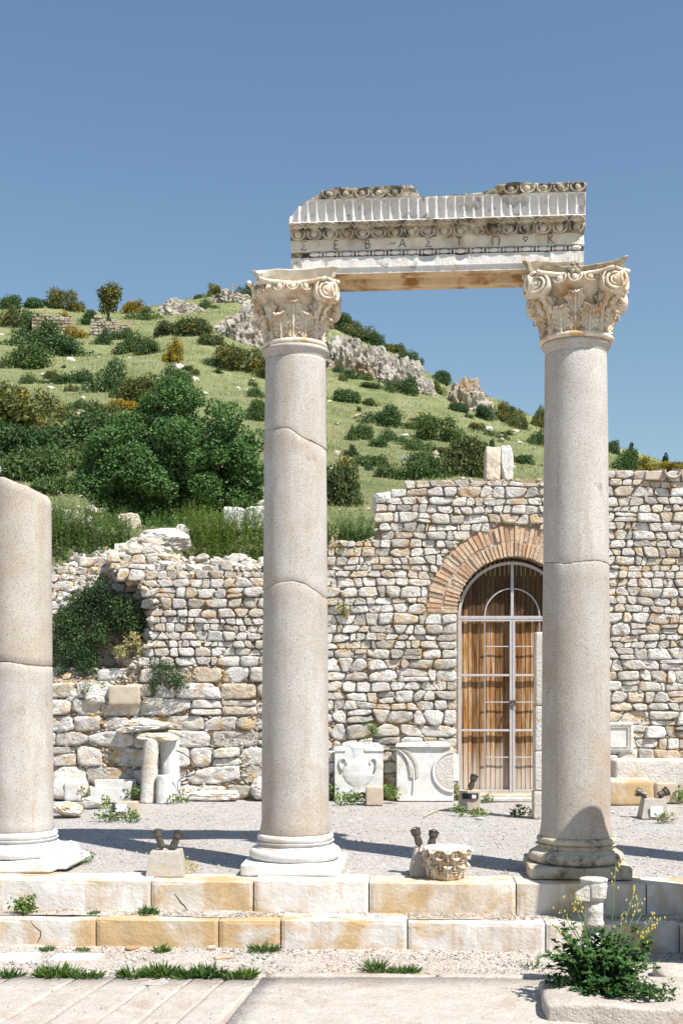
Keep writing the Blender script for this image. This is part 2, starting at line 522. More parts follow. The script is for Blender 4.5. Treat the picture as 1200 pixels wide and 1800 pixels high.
def wood_mat():
    n = NT('weathered_planks')
    v = n.map((1, 1, 0.06))
    off = n.n('ShaderNodeVectorMath', operation='ADD')
    rv = n.n('ShaderNodeCombineXYZ')
    rr = n.rand()
    n.l(n.math('MULTIPLY', rr, 37.0), rv.inputs[0])
    n.l(n.math('MULTIPLY', rr, 11.0), rv.inputs[2])
    n.l(v, off.inputs[0])
    n.l(rv.outputs[0], off.inputs[1])
    grain = n.noise(30.0, 7, 0.75, off.outputs[0])
    c = n.ramp(grain, [(0.32, (0.060, 0.026, 0.010)), (0.43, (0.30, 0.135, 0.040)), (0.55, (0.44, 0.26, 0.125)), (0.64, (0.60, 0.50, 0.38))])
    k = n.ramp(rr, [(0.0, (0.48, 0.44, 0.42)), (0.4, (0.95, 0.93, 0.90)), (0.7, (1.0, 1.0, 1.0)), (1.0, (1.28, 1.36, 1.45))])
    c = n.mix(1.0, c, k, 'MULTIPLY')
    # bleached grey towards the splashed foot, and where the varnish still holds (top) dark brown with ragged streaks, arch shade mixed into that colour
    sep = n.n('ShaderNodeSeparateXYZ')
    n.l(n.pos, sep.inputs[0])
    wob = n.noise(3.0, 5, 0.7, off.outputs[0])
    zz = n.math('ADD', sep.outputs[2], n.math('MULTIPLY', n.math('SUBTRACT', wob, 0.5), 1.6))
    bl = n.ramp(n.math('DIVIDE', zz, 4.0), [(0.07, 1.0), (0.20, 0.0)])
    c = n.mix(n.math('MULTIPLY', bl, 0.75), c, (0.60, 0.54, 0.47))
    vn = n.ramp(n.math('DIVIDE', zz, 4.0), [(0.66, 0.0), (0.71, 1.0)])
    c = n.mix(n.math('MULTIPLY', vn, 0.85), c, (0.055, 0.032, 0.018))
    n.bump(grain, 0.6, 0.01)
    return n.done(c, 0.8, 0.15)
M['wood'] = wood_mat()

def gravel_mat(name, a, b, c3, scale=70.0):
    n = NT(name)
    v = n.n('ShaderNodeTexVoronoi')
    v.inputs['Scale'].default_value = scale
    n.l(n.pos, v.inputs['Vector'])
    cell = n.n('ShaderNodeSeparateColor')
    n.l(v.outputs['Color'], cell.inputs[0])
    c = n.ramp(cell.outputs[0], [(0.0, tuple(x * 0.62 for x in a)), (0.25, a), (0.7, b), (1.0, tuple(min(1, x * 1.18) for x in b))])
    msk = n.ramp(n.noise(0.9, 6, 0.7), [(0.45, 0.0), (0.68, 1.0)])
    c = n.mix(n.math('MULTIPLY', msk, 0.75), c, c3)
    c = n.mix(1.0, c, n.ramp(n.noise(5.0, 6, 0.7), [(0.3, 0.82), (0.6, 1.0)]), 'MULTIPLY')
    h = n.math('ADD', n.math('MULTIPLY', v.outputs['Distance'], -1.0), n.noise(12.0, 6))
    n.bump(h, 0.6, 0.02)
    return n.done(c, 0.95, 0.1)
M['gravel'] = gravel_mat('gravel', (0.375, 0.352, 0.335), (0.54, 0.512, 0.485), (0.47, 0.41, 0.34))
M['verge'] = gravel_mat('dusty_verge', (0.46, 0.41, 0.36), (0.60, 0.55, 0.50), (0.54, 0.45, 0.35))
M['verge_bits'] = gravel_mat('verge_bits', (0.36, 0.31, 0.26), (0.58, 0.52, 0.46), (0.50, 0.41, 0.31), 25.0)
M['gravel_bits'] = gravel_mat('gravel_bits', (0.42, 0.39, 0.37), (0.66, 0.63, 0.61), (0.55, 0.46, 0.37), 25.0)

def hill_mat():
    n = NT('grassy_hillside')
    c = n.ramp(n.noise(0.35, 7, 0.65), [(0.30, (0.190, 0.225, 0.095)), (0.5, (0.290, 0.315, 0.145)), (0.72, (0.400, 0.385, 0.215))])
    c = n.mix(n.math('MULTIPLY', n.ramp(n.noise(2.2, 8, 0.75), [(0.45, 0.0), (0.70, 1.0)]), 0.55), c, (0.085, 0.130, 0.040))
    c = n.mix(n.math('MULTIPLY', n.ramp(n.noise(0.12, 5, 0.6), [(0.52, 0.0), (0.68, 1.0)]), 0.65), c, (0.44, 0.37, 0.20))
    c = n.mix(n.math('MULTIPLY', n.ramp(n.noise(0.5, 7, 0.75, n.map((1, 1, 1), (40, 11, 3))), [(0.62, 0.0), (0.70, 1.0)]), 0.7), c, (0.38, 0.28, 0.17))
    n.bump(n.noise(2.5, 8, 0.75), 1.0, 0.35)
    return n.done(c, 0.95, 0.05)
M['hill'] = hill_mat()
M['bush'] = leaf_mat('bush_leaves', (0.034, 0.070, 0.030), (0.120, 0.190, 0.070), trans=0.25)
M['bush_olive'] = leaf_mat('olive_bush_leaves', (0.050, 0.070, 0.026), (0.165, 0.180, 0.068), tip=(0.42, 0.27, 0.03), tipamt=0.2, trans=0.25)
M['bush_yellow'] = leaf_mat('broom_leaves', (0.10, 0.09, 0.02), (0.30, 0.24, 0.04), tip=(0.55, 0.36, 0.03), tipamt=0.6, trans=0.25)
M['tree'] = leaf_mat('fig_tree_leaves', (0.050, 0.110, 0.036), (0.150, 0.270, 0.085), trans=0.3, objvar=False)
M['weed'] = leaf_mat('weed_leaves', (0.075, 0.135, 0.045), (0.220, 0.300, 0.110), trans=0.3)
M['ivy'] = leaf_mat('wall_shrub_leaves', (0.030, 0.064, 0.026), (0.115, 0.180, 0.066), trans=0.25)
M['plantleaf'] = leaf_mat('plant_leaves', (0.026, 0.070, 0.020), (0.085, 0.180, 0.048), trans=0.3, objvar=False)
M['stalk'] = flat_mat('green_stalk', (0.12, 0.19, 0.05), 0.7)
M['blossom'] = flat_mat('yellow_blossom', (0.62, 0.48, 0.10), 0.7)
M['grass'] = leaf_mat('grass_blades', (0.055, 0.110, 0.025), (0.150, 0.230, 0.060), trans=0.3)
M['drygrass'] = leaf_mat('dry_grass_blades', (0.26, 0.25, 0.12), (0.50, 0.45, 0.28), trans=0.3)
M['hillgrass'] = leaf_mat('hill_grass_blades', (0.210, 0.250, 0.100), (0.500, 0.490, 0.260), trans=0.3, objvar=False)
M['cypress'] = leaf_mat('cypress_needles', (0.010, 0.022, 0.010), (0.030, 0.050, 0.020), trans=0.1)

# ================================================================== the setting
PHI = R(4.6)                                   # the colonnade runs slightly towards the viewer on its right
def rotline(o, u, v, z):
    """colonnade frame: u along the row, v away from the viewer"""
    return Vector((o[0] + u * math.cos(PHI) + v * math.sin(PHI), o[1] - u * math.sin(PHI) + v * math.cos(PHI), z))
SPHI = R(3.0)
SO = (0.0, 11.52)                              # a point on the front edge of the upper step
def onstep(u, v, z):
    return Vector((SO[0] + u * math.cos(SPHI) + v * math.sin(SPHI), SO[1] - u * math.sin(SPHI) + v * math.cos(SPHI), z))
STEPROT = (0, 0, -SPHI)
YW = 19.0                                      # distance of the rubble wall's face
S_W = F / YW

def grid_sheet(name, mat, x0, x1, nx, y0, y1, ny, zf, frame=None, smooth=True):
    X, Y = np.meshgrid(np.linspace(x0, x1, nx), np.linspace(y0, y1, ny))
    V = []
    for x, y in zip(X.ravel(), Y.ravel()):
        z = zf(x, y)
        V.append(frame(x, y, z) if frame else (x, y, z))
    V = np.array([tuple(p) for p in V])
    idx = np.arange(nx * ny).reshape(ny, nx)
    Fc = np.stack([idx[:-1, :-1], idx[:-1, 1:], idx[1:, 1:], idx[1:, :-1]], -1).reshape(-1, 4)
    return linkobj(name, np_mesh(name, V, Fc, smooth), mat)

# terrace behind the steps
ZG = -0.012
g = grid_sheet('terrace_ground', M['gravel'], -14, 14, 150, 0.05, 8.6, 70, lambda u, v: ZG + 0.012 * fbm(u, v, 0, 4, 1.1) - (0.012 if v < 0.3 else 0), onstep)
struct(g, 'pale gravel terrace between the columns and the rubble wall')
# gravel strip between the steps, and the gravel at the foot of the lower step
g = grid_sheet('gravel_strip', M['verge'], -14, 14, 260, -0.27, 0.06, 9, lambda u, v: -0.280 + 0.018 * fbm(u, v, 3, 4, 2.1), onstep)
struct(g, 'narrow gravel strip on the tread between the two steps')
g = grid_sheet('gravel_verge', M['verge'], -14, 14, 200, -1.8, -0.36, 16, lambda u, v: -0.528 + 0.016 * fbm(u, v, 6, 4, 1.7), onstep)
struct(g, 'gravel verge at the foot of the lower step')
# wide land under everything, out to the horizon
g = grid_sheet('earth_ground', M['gravel'], -700, 700, 60, -60, 1300, 60, lambda x, y: -0.80)
struct(g, 'earth lying under the street and the ruins')

# ------------------------------------------------------------------ steps
def step_blocks(name, label, joints, v0, v1, z0, z1, px_d, seed, topj=None):
    root = bpy.data.objects.new(name, None)
    COL.objects.link(root)
    struct(root, label)
    us = [(px - HX) / F * px_d for px in joints]
    for i, (a, b) in enumerate(zip(us, us[1:])):
        rnd = random.Random(seed + i)
        w, d, h = b - a - 0.012, v1 - v0, z1 - z0
        nx = max(8, int(w / 0.05))
        # box with dense front face, worn top edge
        bm = bmesh.new()
        bmesh.ops.create_cube(bm, size=1.0)
        ed = [e for e in bm.edges if abs(e.verts[0].co.x - e.verts[1].co.x) > 0.5]
        bmesh.ops.subdivide_edges(bm, edges=ed, cuts=nx, use_grid_fill=True)
        ed = [e for e in bm.edges if abs(e.verts[0].co.z - e.verts[1].co.z) > 0.5]
        bmesh.ops.subdivide_edges(bm, edges=ed, cuts=7, use_grid_fill=True)
        ed = [e for e in bm.edges if abs(e.verts[0].co.y - e.verts[1].co.y) > 0.5]
        bmesh.ops.subdivide_edges(bm, edges=ed, cuts=7, use_grid_fill=True)
        dz, dv = rnd.uniform(-0.008, 0.008), rnd.uniform(-0.012, 0.012)
        for v in bm.verts:
            p = v.co
            p = Vector((math.copysign(0.5 - 0.5 * (1 - min(1, 2 * abs(p.x))) ** 1.15, p.x), math.copysign(0.5 - 0.5 * (1 - min(1, 2 * abs(p.y))) ** 2, p.y), math.copysign(0.5 - 0.5 * (1 - min(1, 2 * abs(p.z))) ** 2, p.z)))
            q = Vector((p.x * w, p.y * d, p.z * h))
            # rounded front-top edge and ends
            er = 0.006 + 0.016 * max(0, fbm(q.x * 2 + seed + i * 9, 0.3, 0.7, 3))
            ez, ey, ex = h / 2 - q.z, q.y + d / 2, w / 2 - abs(q.x)
            if ez < er and ey < er:
                q.z -= er * 0.5
                q.y += er * 0.5
            if ex < 0.02 and ey < 0.02:
                q.y += 0.012
            n1 = fbm(q.x * 1.5 + i * 5, q.y * 1.5, q.z * 1.5 + seed, 4, 2.0)
            if ey < 0.01:
                q.y += 0.010 * n1
            if ez < 0.01:
                q.z += 0.006 * n1
            v.co = q
        me = bpy.data.meshes.new('stone_block')
        bm.to_mesh(me)
        bm.free()
        o = linkobj('stone_block', me, M['step'], root)
        o.location = onstep((a + b) / 2, (v0 + v1) / 2 + dv, (z0 + z1) / 2 + dz)
        o.rotation_euler = (0, 0, -SPHI + R(rnd.uniform(-0.25, 0.25)))
    return root
up = step_blocks('upper_step', 'upper step of long stained limestone blocks under the columns', [-560, -330, -90, 262, 445, 648, 905, 1130, 1380, 1640], 0.0, 0.42, -0.29, 0.0, 11.52, 11)
lo = step_blocks('lower_step', 'lower step of worn limestone blocks along the street', [-520, -260, -60, 168, 387, 497, 720, 960, 1190, 1400, 1640], -0.40, -0.05, -0.54, -0.283, 11.12, 41)

# cracks in two of the blocks (a wedge-shaped open fissure each)
def crack_strip(name, pts, wid, parent=None, mat=None):
    """a thin dark fissure: narrow closed sliver standing a hair proud of the face"""
    vs, fs = [], []
    n = len(pts)
    for i, p in enumerate(pts):
        t = (pts[min(i + 1, n - 1)] - pts[max(i - 1, 0)]).normalized()
        s = Vector((-t.z, 0, t.x)) * wid * (0.25 + 0.75 * math.sin(PI * (i + 0.3) / n))
        vs += [p + s, p - s]
    for i in range(n - 1):
        fs.append((2 * i, 2 * i + 1, 2 * i + 3, 2 * i + 2))
    return linkobj(name, mesh(name, vs, fs), mat or M['incised'], parent)
dc = 11.50
crack_strip('crack', [P(x, y, dc) for x, y in ((306, 1570), (312, 1578), (319, 1588), (324, 1592), (330, 1601))], 0.008, up)
dc = 11.11
crack_strip('crack', [P(x, y, dc) for x, y in ((53, 1618), (60, 1628), (72, 1637), (72, 1645), (66, 1658))], 0.006, lo)

# ------------------------------------------------------------------ the paved street
ZS = -0.515
street = bpy.data.objects.new('street', None)
COL.objects.link(street)
struct(street, 'street paved with long worn stone slabs in front of the steps')
def slab(corners, seed, lift=0.0):
    """a paving slab on the street given by its four ground corners"""
    c = sum((Vector(p) for p in corners), Vector()) / 4
    nu, nv = 14, 8
    vs, fs = [], []
    A, B, C, D = [Vector(p) for p in corners]
    for j in range(nv + 1):
        for i in range(nu + 1):
            s, t = i / nu, j / nv
            p = A.lerp(B, s).lerp(D.lerp(C, s), t)
            e = min(s, 1 - s, t, 1 - t)
            z = ZS + lift + 0.010 * fbm(p.x, p.y, seed, 3, 1.6) - (0.012 if e < 0.001 else 0.0)
            k = 1.0 - (0.006 / max((p - c).length, 0.01))
            vs.append((c.x + (p.x - c.x) * k + 0.006 * noise.noise(p * 9), c.y + (p.y - c.y) * k + 0.006 * noise.noise(p * 9 + Vector((5, 5, 5))), z))
    W = nu + 1
    for j in range(nv):
        for i in range(nu):
            fs.append((j * W + i, j * W + i + 1, (j + 1) * W + i + 1, (j + 1) * W + i))
    ring = [i for i in range(W)] + [j * W + nu for j in range(1, nv + 1)] + [nv * W + i for i in range(nu - 1, -1, -1)] + [j * W for j in range(nv - 1, 0, -1)]
    n0 = len(vs)
    for r in ring:
        x, y, z = vs[r]
        vs.append((x, y, z - 0.16))
    m = len(ring)
    for k in range(m):
        k2 = (k + 1) % m
        fs.append((ring[k], n0 + k, n0 + k2, ring[k2]))
    me = mesh('paving_slab', vs, fs, True)
    o = linkobj('paving_slab', me, M['paving'], street)
    return o
def GP(px, py, z=ZS):
    d = F * (EYE - z) / (py - HY)
    return Vector(((px - HX) / F * d, d, z))
yk = 1719
front = [-420, -300, -190, -90, 20, 137, 201, 279, 341, 398, 460]
dirs = 0.18
back = [(GP(px, yk).x, GP(px, yk).y) for px in front]
sd = 0
for (a, b) in zip(back, back[1:]):
    ya, yb = 10.06 - a[0] * 0.03, 10.06 - b[0] * 0.03
    slab([(a[0] - dirs * 2.9 * (1 - 0.1 * a[0]), ya - 3.2, ZS), (b[0] - dirs * 2.9 * (1 - 0.1 * b[0]), yb - 3.2, ZS), (b[0], yb, ZS), (a[0], ya, ZS)], sd, random.uniform(-0.004, 0.006))
    sd += 1
ra = back[-1]
ya = 10.06
slab([(ra[0] - 0.42, ya - 3.2, ZS), (1.75, ya - 3.2, ZS), (1.72, ya + 0.02, ZS), (ra[0] + 0.0, ya + 0.02, ZS)], 50, 0.004)
slab([(1.76, ya - 3.2, ZS), (4.2, ya - 3.2, ZS), (4.2, ya - 0.95, ZS), (1.745, ya - 0.95, ZS)], 51, -0.01)
slab([(1.73, ya - 0.94, ZS), (4.2, ya - 0.94, ZS), (4.2, ya - 0.05, ZS), (1.73, ya - 0.02, ZS)], 52, -0.015)
for k in range(7):
    x0 = -4.6 + k * 1.25
    slab([(x0 - 0.4, 3.6, ZS), (x0 + 0.84, 3.6, ZS), (x0 + 1.235, 6.84, ZS), (x0, 6.84, ZS)], 60 + k, 0.0)
# long kerb that closes the paving towards the verge
kerb = bpy.data.objects.new('street_kerb', None)
COL.objects.link(kerb)
struct(kerb, 'low flush kerb closing the paving towards the gravel')
for i, (a, b) in enumerate(((-5.6, -3.4), (-3.39, -1.9), (-1.89, -0.62), (-0.61, 0.75), (0.76, 1.72))):
    yv = [10.075 - a * 0.03, 10.075 - b * 0.03]
    o = slab([(a, yv[0], ZS), (b, yv[1], ZS), (b, yv[1] + 0.10, ZS), (a, yv[0] + 0.10, ZS)], 80 + i, 0.006)
    o.name = 'kerb_stone'
    o.parent = kerb
# flat threshold slabs lying in the verge, far left
for i, (x0, x1, y0, y1) in enumerate(((-24, 70, 1688, 1672), (82, 180, 1687, 1674))):
    A, B, C, D = GP(x0, y0), GP(x1 - 8, y0), GP(x1 + 6, y1), GP(x0 + 14, y1)
    o = slab([tuple(A), tuple(B), tuple(C), tuple(D)], 90 + i, -0.002)
    tag(o, ('flat white slab lying in the gravel, cut by the edge of the picture', 'flat white slab sunk in the gravel below the cracked step block')[i], 'stone slab')
    o.name = 'stone_slab'
    o.parent = None
    o.data.materials.clear()
    o.data.materials.append(M['marble_clean'])

# ------------------------------------------------------------------ hillside and upper terrace
RIDGE_Y = 140.0
ridge_px = [(-900, 560), (-400, 540), (0, 533), (200, 540), (300, 535), (380, 525), (430, 522), (480, 545), (560, 575), (620, 600), (690, 625), (740, 655), (800, 695), (860, 715), (950, 752), (1060, 783), (1130, 808), (1200, 836), (1400, 930), (1700, 1010)]
ridge = [((px - HX) / F * RIDGE_Y, EYE + (HY - py) / F * RIDGE_Y) for px, py in ridge_px]
def terrain(x, y):
    if y < 30:
        base = interp([(19.75, 2.9), (20.2, 3.40), (20.6, 3.95), (21.1, 4.28), (24.0, 4.72), (30.0, 5.2)], y)
        if x > 0.6:
            base = min(base, 4.55 + max(0, y - 24) * 0.108)
            if y < 21:
                base = min(base, 3.9)
        return base + 0.10 * fbm(x, y, 0, 3, 0.5)
    zr = interp(ridge, x)
    zb = 5.2 if x < 6 else max(3.0, 5.2 - (x - 6) * 0.12)
    t = (y - 30) / (RIDGE_Y - 30)
    if t <= 1:
        z = zb + (zr - zb) * t ** 1.12
    else:
        z = zr - (y - RIDGE_Y) * 0.55 * min(1.0, (y - RIDGE_Y) / 12 + 0.1)
    return z + (0.5 + 0.9 * min(1, max(0, t))) * fbm(x, y, 2.2, 4, 0.055) * min(1, (y - 30) / 15) + 0.08 * fbm(x, y, 8, 3, 0.6)
nx, ny = 260, 300
xs = np.linspace(-1, 1, nx)
ys = 19.75 + (np.linspace(0, 1, ny) ** 1.7) * 190.0
V = np.zeros((ny, nx, 3))
for j, y in enumerate(ys):
    half = 16 + y * 0.62
    for i, sx in enumerate(xs):
        x = sx * half
        V[j, i] = (x, y, max(terrain(x, y), -0.85))
idx = np.arange(nx * ny).reshape(ny, nx)
Fc = np.stack([idx[:-1, :-1], idx[:-1, 1:], idx[1:, 1:], idx[1:, :-1]], -1).reshape(-1, 4)
hill = linkobj('hillside', np_mesh('hillside', V.reshape(-1, 3), Fc, True), M['hill'])
struct(hill, 'steep grassy hillside rising behind the ruins')
# the earth bank hidden behind the wall that carries the upper terrace
bank = MB().box(-28, 28, 19.7, 20.2, -0.8, 3.0).build('terrace_bank', M['mortar'])
struct(bank, 'earth bank carrying the upper terrace')

# ------------------------------------------------------------------ rubble walls, stone by stone
def chaikin(p, it=1, q=0.22):
    for _ in range(it):
        o = []
        for i in range(len(p)):
            a, b = p[i], p[(i + 1) % len(p)]
            o.append((a[0] + (b[0] - a[0]) * q, a[1] + (b[1] - a[1]) * q))
            o.append((a[0] + (b[0] - a[0]) * (1 - q), a[1] + (b[1] - a[1]) * (1 - q)))
        p = o
    return p

def stone_geo(poly, depth, seed, tilt=0.14, rough=0.13):
    """front of a rubble stone in wall coordinates (x, z); returns verts around its middle, faces, middle"""
    cx = sum(p[0] for p in poly) / len(poly)
    cz = sum(p[1] for p in poly) / len(poly)
    size = math.sqrt(abs(sum(poly[i][0] * poly[(i + 1) % len(poly)][1] - poly[(i + 1) % len(poly)][0] * poly[i][1] for i in range(len(poly)))) / 2)
    q = chaikin(poly, 1, 0.13)
    p = []
    for i in range(len(q)):                       # extra points along the longer edges
        a, b = q[i], q[(i + 1) % len(q)]
        p.append(a)
        L = math.hypot(b[0] - a[0], b[1] - a[1])
        for k in range(1, int(L / 0.07) + 1):
            f = k / (int(L / 0.07) + 1)
            p.append((a[0] + (b[0] - a[0]) * f, a[1] + (b[1] - a[1]) * f))
    n = len(p)
    rnd = random.Random(seed)
    tx, tz = rnd.uniform(-tilt, tilt), rnd.uniform(-tilt, tilt)
    rings = ((0.97, 0.14), (1.0, -0.40 * depth), (0.94, -0.95 * depth), (0.70, -1.02 * depth), (0.36, -1.02 * depth))
    vs, fs = [], []
    for ri, (k, y) in enumerate(rings):
        for (x, z) in p:
            dx, dz = (x - cx) * k, (z - cz) * k
            nv = noise.noise(Vector((x * 15 + seed, z * 15, ri * 1.3)))
            n2 = noise.noise(Vector(((cx + dx) * 8, (cz + dz) * 8 + seed, 4)))
            n3 = noise.noise(Vector(((cx + dx) * 21, (cz + dz) * 21 + seed, ri * 2.0 + 9)))
            yy = y
            if ri >= 1:
                f = 0.4 if ri == 1 else 1.0
                yy += f * ((dx * tx + dz * tz) + size * rough * (0.7 * n2 + 0.45 * n3))
            kk = 1 + (0.085 * nv if ri < 3 else 0)
            vs.append((dx * kk, yy, dz * kk))
    m = len(rings)
    for ri in range(m - 1):
        for i in range(n):
            j = (i + 1) % n
            fs.append((ri * n + i, ri * n + j, (ri + 1) * n + j, (ri + 1) * n + i))
    vs.append((0, -1.06 * depth + size * rough * 0.7 * noise.noise(Vector((cx * 8, cz * 8 + seed, 4))), 0))
    c = len(vs) - 1
    for i in range(n):
        fs.append(((m - 1) * n + i, (m - 1) * n + (i + 1) % n, c))
    return vs, fs, (cx, cz), size * size

def lay_courses(x0, x1, zmax, rowh, topf, holes, seed, wide=(0.9, 2.5), jit=0.10, gap=0.010, zstart=0.0, skip=None, big=None):
    """coursed random rubble: list of stone polygons in (x, z)"""
    rnd = random.Random(seed)
    out = []
    z, row = zstart, 0
    def wob(i, u):
        return 0.052 * noise.noise(Vector((u * 1.4, i * 7.31 + seed, 0.5))) + 0.014 * noise.noise(Vector((u * 5.0, i * 3.7 + seed, 1.5)))
    while z < zmax:
        h = rowh(z, rnd)
        spans = [(x0, x1)]
        for hf in holes:
            r = hf(z, z + h)
            if r:
                ns = []
                for a, b in spans:
                    if r[1] <= a or r[0] >= b:
                        ns.append((a, b))
                    else:
                        if r[0] > a:
                            ns.append((a, r[0]))
                        if r[1] < b:
                            ns.append((r[1], b))
                spans = ns
        for a, b in spans:
            u = a
            lt, lb = 0.0, 0.0
            while u < b - 0.02:
                w = h * rnd.uniform(*wide) * (0.7 if rnd.random() < 0.2 else 1.0)
                if b - (u + w) < 0.6 * h:
                    w = b - u
                last = u + w >= b - 0.001
                rt = 0.0 if last else rnd.uniform(-1, 1) * jit * h * 1.6
                rb = 0.0 if last else rnd.uniform(-1, 1) * jit * h * 1.6
                zb = lambda q: z + wob(row, q)
                zt = lambda q: z + h + wob(row + 1, q)
                um = u + w / 2
                if topf(um) >= z + 0.45 * h and not (skip and skip(um, z + h / 2)):
                    gg = gap * rnd.uniform(0.6, 1.8)
                    P4 = [(u + lb + gg, zb(u) + gg), (u + w + rb - gg, zb(u + w) + gg), (u + w + rt - gg, zt(u + w) - gg), (u + lt + gg, zt(u) - gg)]
                    parts = [P4]
                    k = rnd.random()
                    if k < 0.16 and h > 0.15 and w > 1.2 * h:      # two thin stones, one on the other
                        f = rnd.uniform(0.35, 0.65)
                        mL = (P4[0][0] * (1 - f) + P4[3][0] * f, P4[0][1] * (1 - f) + P4[3][1] * f)
                        mR = (P4[1][0] * (1 - f) + P4[2][0] * f, P4[1][1] * (1 - f) + P4[2][1] * f)
                        parts = [[P4[0], P4[1], (mR[0], mR[1] - gg * 0.7), (mL[0], mL[1] - gg * 0.7)], [(mL[0], mL[1] + gg * 0.7), (mR[0], mR[1] + gg * 0.7), P4[2], P4[3]]]
                    for q in parts:
                        # cut or pull corners so that no two outlines agree
                        o = []
                        for i in range(4):
                            pa, pb, pc = q[i - 1], q[i], q[(i + 1) % 4]
                            if rnd.random() < 0.38 * min(1, jit * 9):
                                f1, f2 = rnd.uniform(0.12, 0.42), rnd.uniform(0.12, 0.42)
                                o.append((pb[0] + (pa[0] - pb[0]) * f1, pb[1] + (pa[1] - pb[1]) * f1))
                                o.append((pb[0] + (pc[0] - pb[0]) * f2, pb[1] + (pc[1] - pb[1]) * f2))
                            else:
                                o.append(pb)
                        if min(abs(q[1][0] - q[0][0]), abs(q[2][1] - q[1][1])) > 0.022:
                            out.append(o)
                lt, lb = rt, rb
                u += w
        z += h
        row += 1
    return out

def build_stones(root, polys, yf, mat, seed, keep=300, depth=(0.014, 0.065)):
    geos = []
    rnd = random.Random(seed)
    for i, q in enumerate(polys):
        d = rnd.uniform(*depth)
        g_ = stone_geo(q, d, seed * 1.7 + i * 3.1)
        geos.append(g_)
    geos.sort(key=lambda t: -t[3])
    for vs, fs, (cx, cz), _ in geos[:keep]:
        me = mesh('stone', vs, fs, False)
        nn = (len(vs) - 1) // 5
        me.polygons.foreach_set('use_smooth', [i >= 2 * nn for i in range(len(fs))])
        linkobj('stone', me, mat, root, (cx, yf(cx, cz), cz))
    rest = geos[keep:]
    if rest:
        mb = MB()
        for vs, fs, (cx, cz), _ in rest:
            o = Vector((cx, yf(cx, cz), cz))
            mb.add([Vector(v) + o for v in vs], fs)
        o = mb.build('small_stones', M['rubble_joined'], root, smooth=False)
        o['kind'] = 'stuff'
        o['label'] = 'smaller rubble stones wedged between the larger ones'

def chips(root, n, x0, x1, z0, topf, holes, yf, seed, size=(0.012, 0.04), name='wedging_chips'):
    r = np.random.default_rng(seed)
    base = np.array([(1, 0, 0), (-1, 0, 0), (0, 1, 0), (0, -1, 0), (0, 0, 1), (0, 0, -1)], float)
    tri = np.array([(0, 2, 4), (2, 1, 4), (1, 3, 4), (3, 0, 4), (2, 0, 5), (1, 2, 5), (3, 1, 5), (0, 3, 5)])
    Vs, Fs, k = [], [], 0
    for _ in range(n):
        x = r.uniform(x0, x1)
        z = r.uniform(z0, topf(x) - 0.02)
        bad = False
        for hf in holes:
            q = hf(z - 0.02, z + 0.02)
            if q and q[0] < x < q[1]:
                bad = True
        if bad:
            continue
        s = r.uniform(*size)
        sc = np.array((s * r.uniform(0.8, 2.0), s * 0.9, s * r.uniform(0.5, 1.0)))
        v = base * sc * r.uniform(0.7, 1.2, (6, 1))
        a = r.uniform(-0.5, 0.5)
        v = np.stack([v[:, 0] * np.cos(a) - v[:, 2] * np.sin(a), v[:, 1], v[:, 0] * np.sin(a) + v[:, 2] * np.cos(a)], 1)
        Vs.append(v + np.array((x, yf(x, z) + r.uniform(-0.012, 0.02), z)))
        Fs.append(tri + k)
        k += 6
    o = linkobj(name, np_mesh(name, np.concatenate(Vs), np.concatenate(Fs)), M['rubble_small'], root)
    o['kind'] = 'stuff'
    o['label'] = 'small stone chips and mortar crumbs in the joints'
    return o

def wx(px):
    return (px - HX) / S_W
def wz(py):
    return EYE + (HY - py) / S_W

# ---- the wall with the arched doorway
AX, AZ = wx(903), wz(1078)                      # centre of the arch
ARI, ARO = 0.862, 1.325                          # inside and outside of the brick ring
top_r = [(wx(500), wz(975)), (wx(577), wz(955)), (wx(640), wz(947)), (wx(656), wz(940)), (wx(664), wz(885)), (wx(690), wz(868)), (wx(716), wz(848)), (wx(760), wz(840)), (wx(950), wz(838)), (wx(1062), wz(833)), (wx(1300), wz(830))]
def topR(u):
    return interp(top_r, u)
def arch_hole(z0, z1):
    zm = (z0 + z1) / 2
    if zm > AZ - 0.05:
        zz = max(z0 - AZ, 0) * 0.6 + max(z1 - AZ, 0) * 0.4
        if zz >= ARO + 0.02:
            return None
        hw = math.sqrt(max(0.0, (ARO + 0.02) ** 2 - zz ** 2))
        return (AX - hw, AX + hw)
    return (AX - ARI - 0.01, AX + ARI + 0.01)
def door_clear(z0, z1):                          # nothing stands in the opening
    return (AX - ARI, AX + ARI) if (z0 + z1) / 2 < AZ else None
WL, WR = wx(522), wx(1330)
rw = thing('arched_rubble_wall', 'tall rubble stone wall with a brick-arched doorway and ragged sloping end', 'wall', (0, 0, 0))
def rowh_r(z, rnd):
    if z < 1.25:
        return rnd.uniform(0.16, 0.25)
    if z < 2.0:
        return rnd.uniform(0.12, 0.19)
    return rnd.uniform(0.088, 0.172)
polys = lay_courses(WL, WR, 5.2, rowh_r, topR, [arch_hole], 3, wide=(0.9, 2.5), jit=0.21, gap=0.006)
build_stones(rw, polys, lambda x, z: YW, M['rubble'], 5, keep=300)
chips(rw, 6500, WL, WR, 0.0, topR, [arch_hole], lambda x, z: YW, 9)
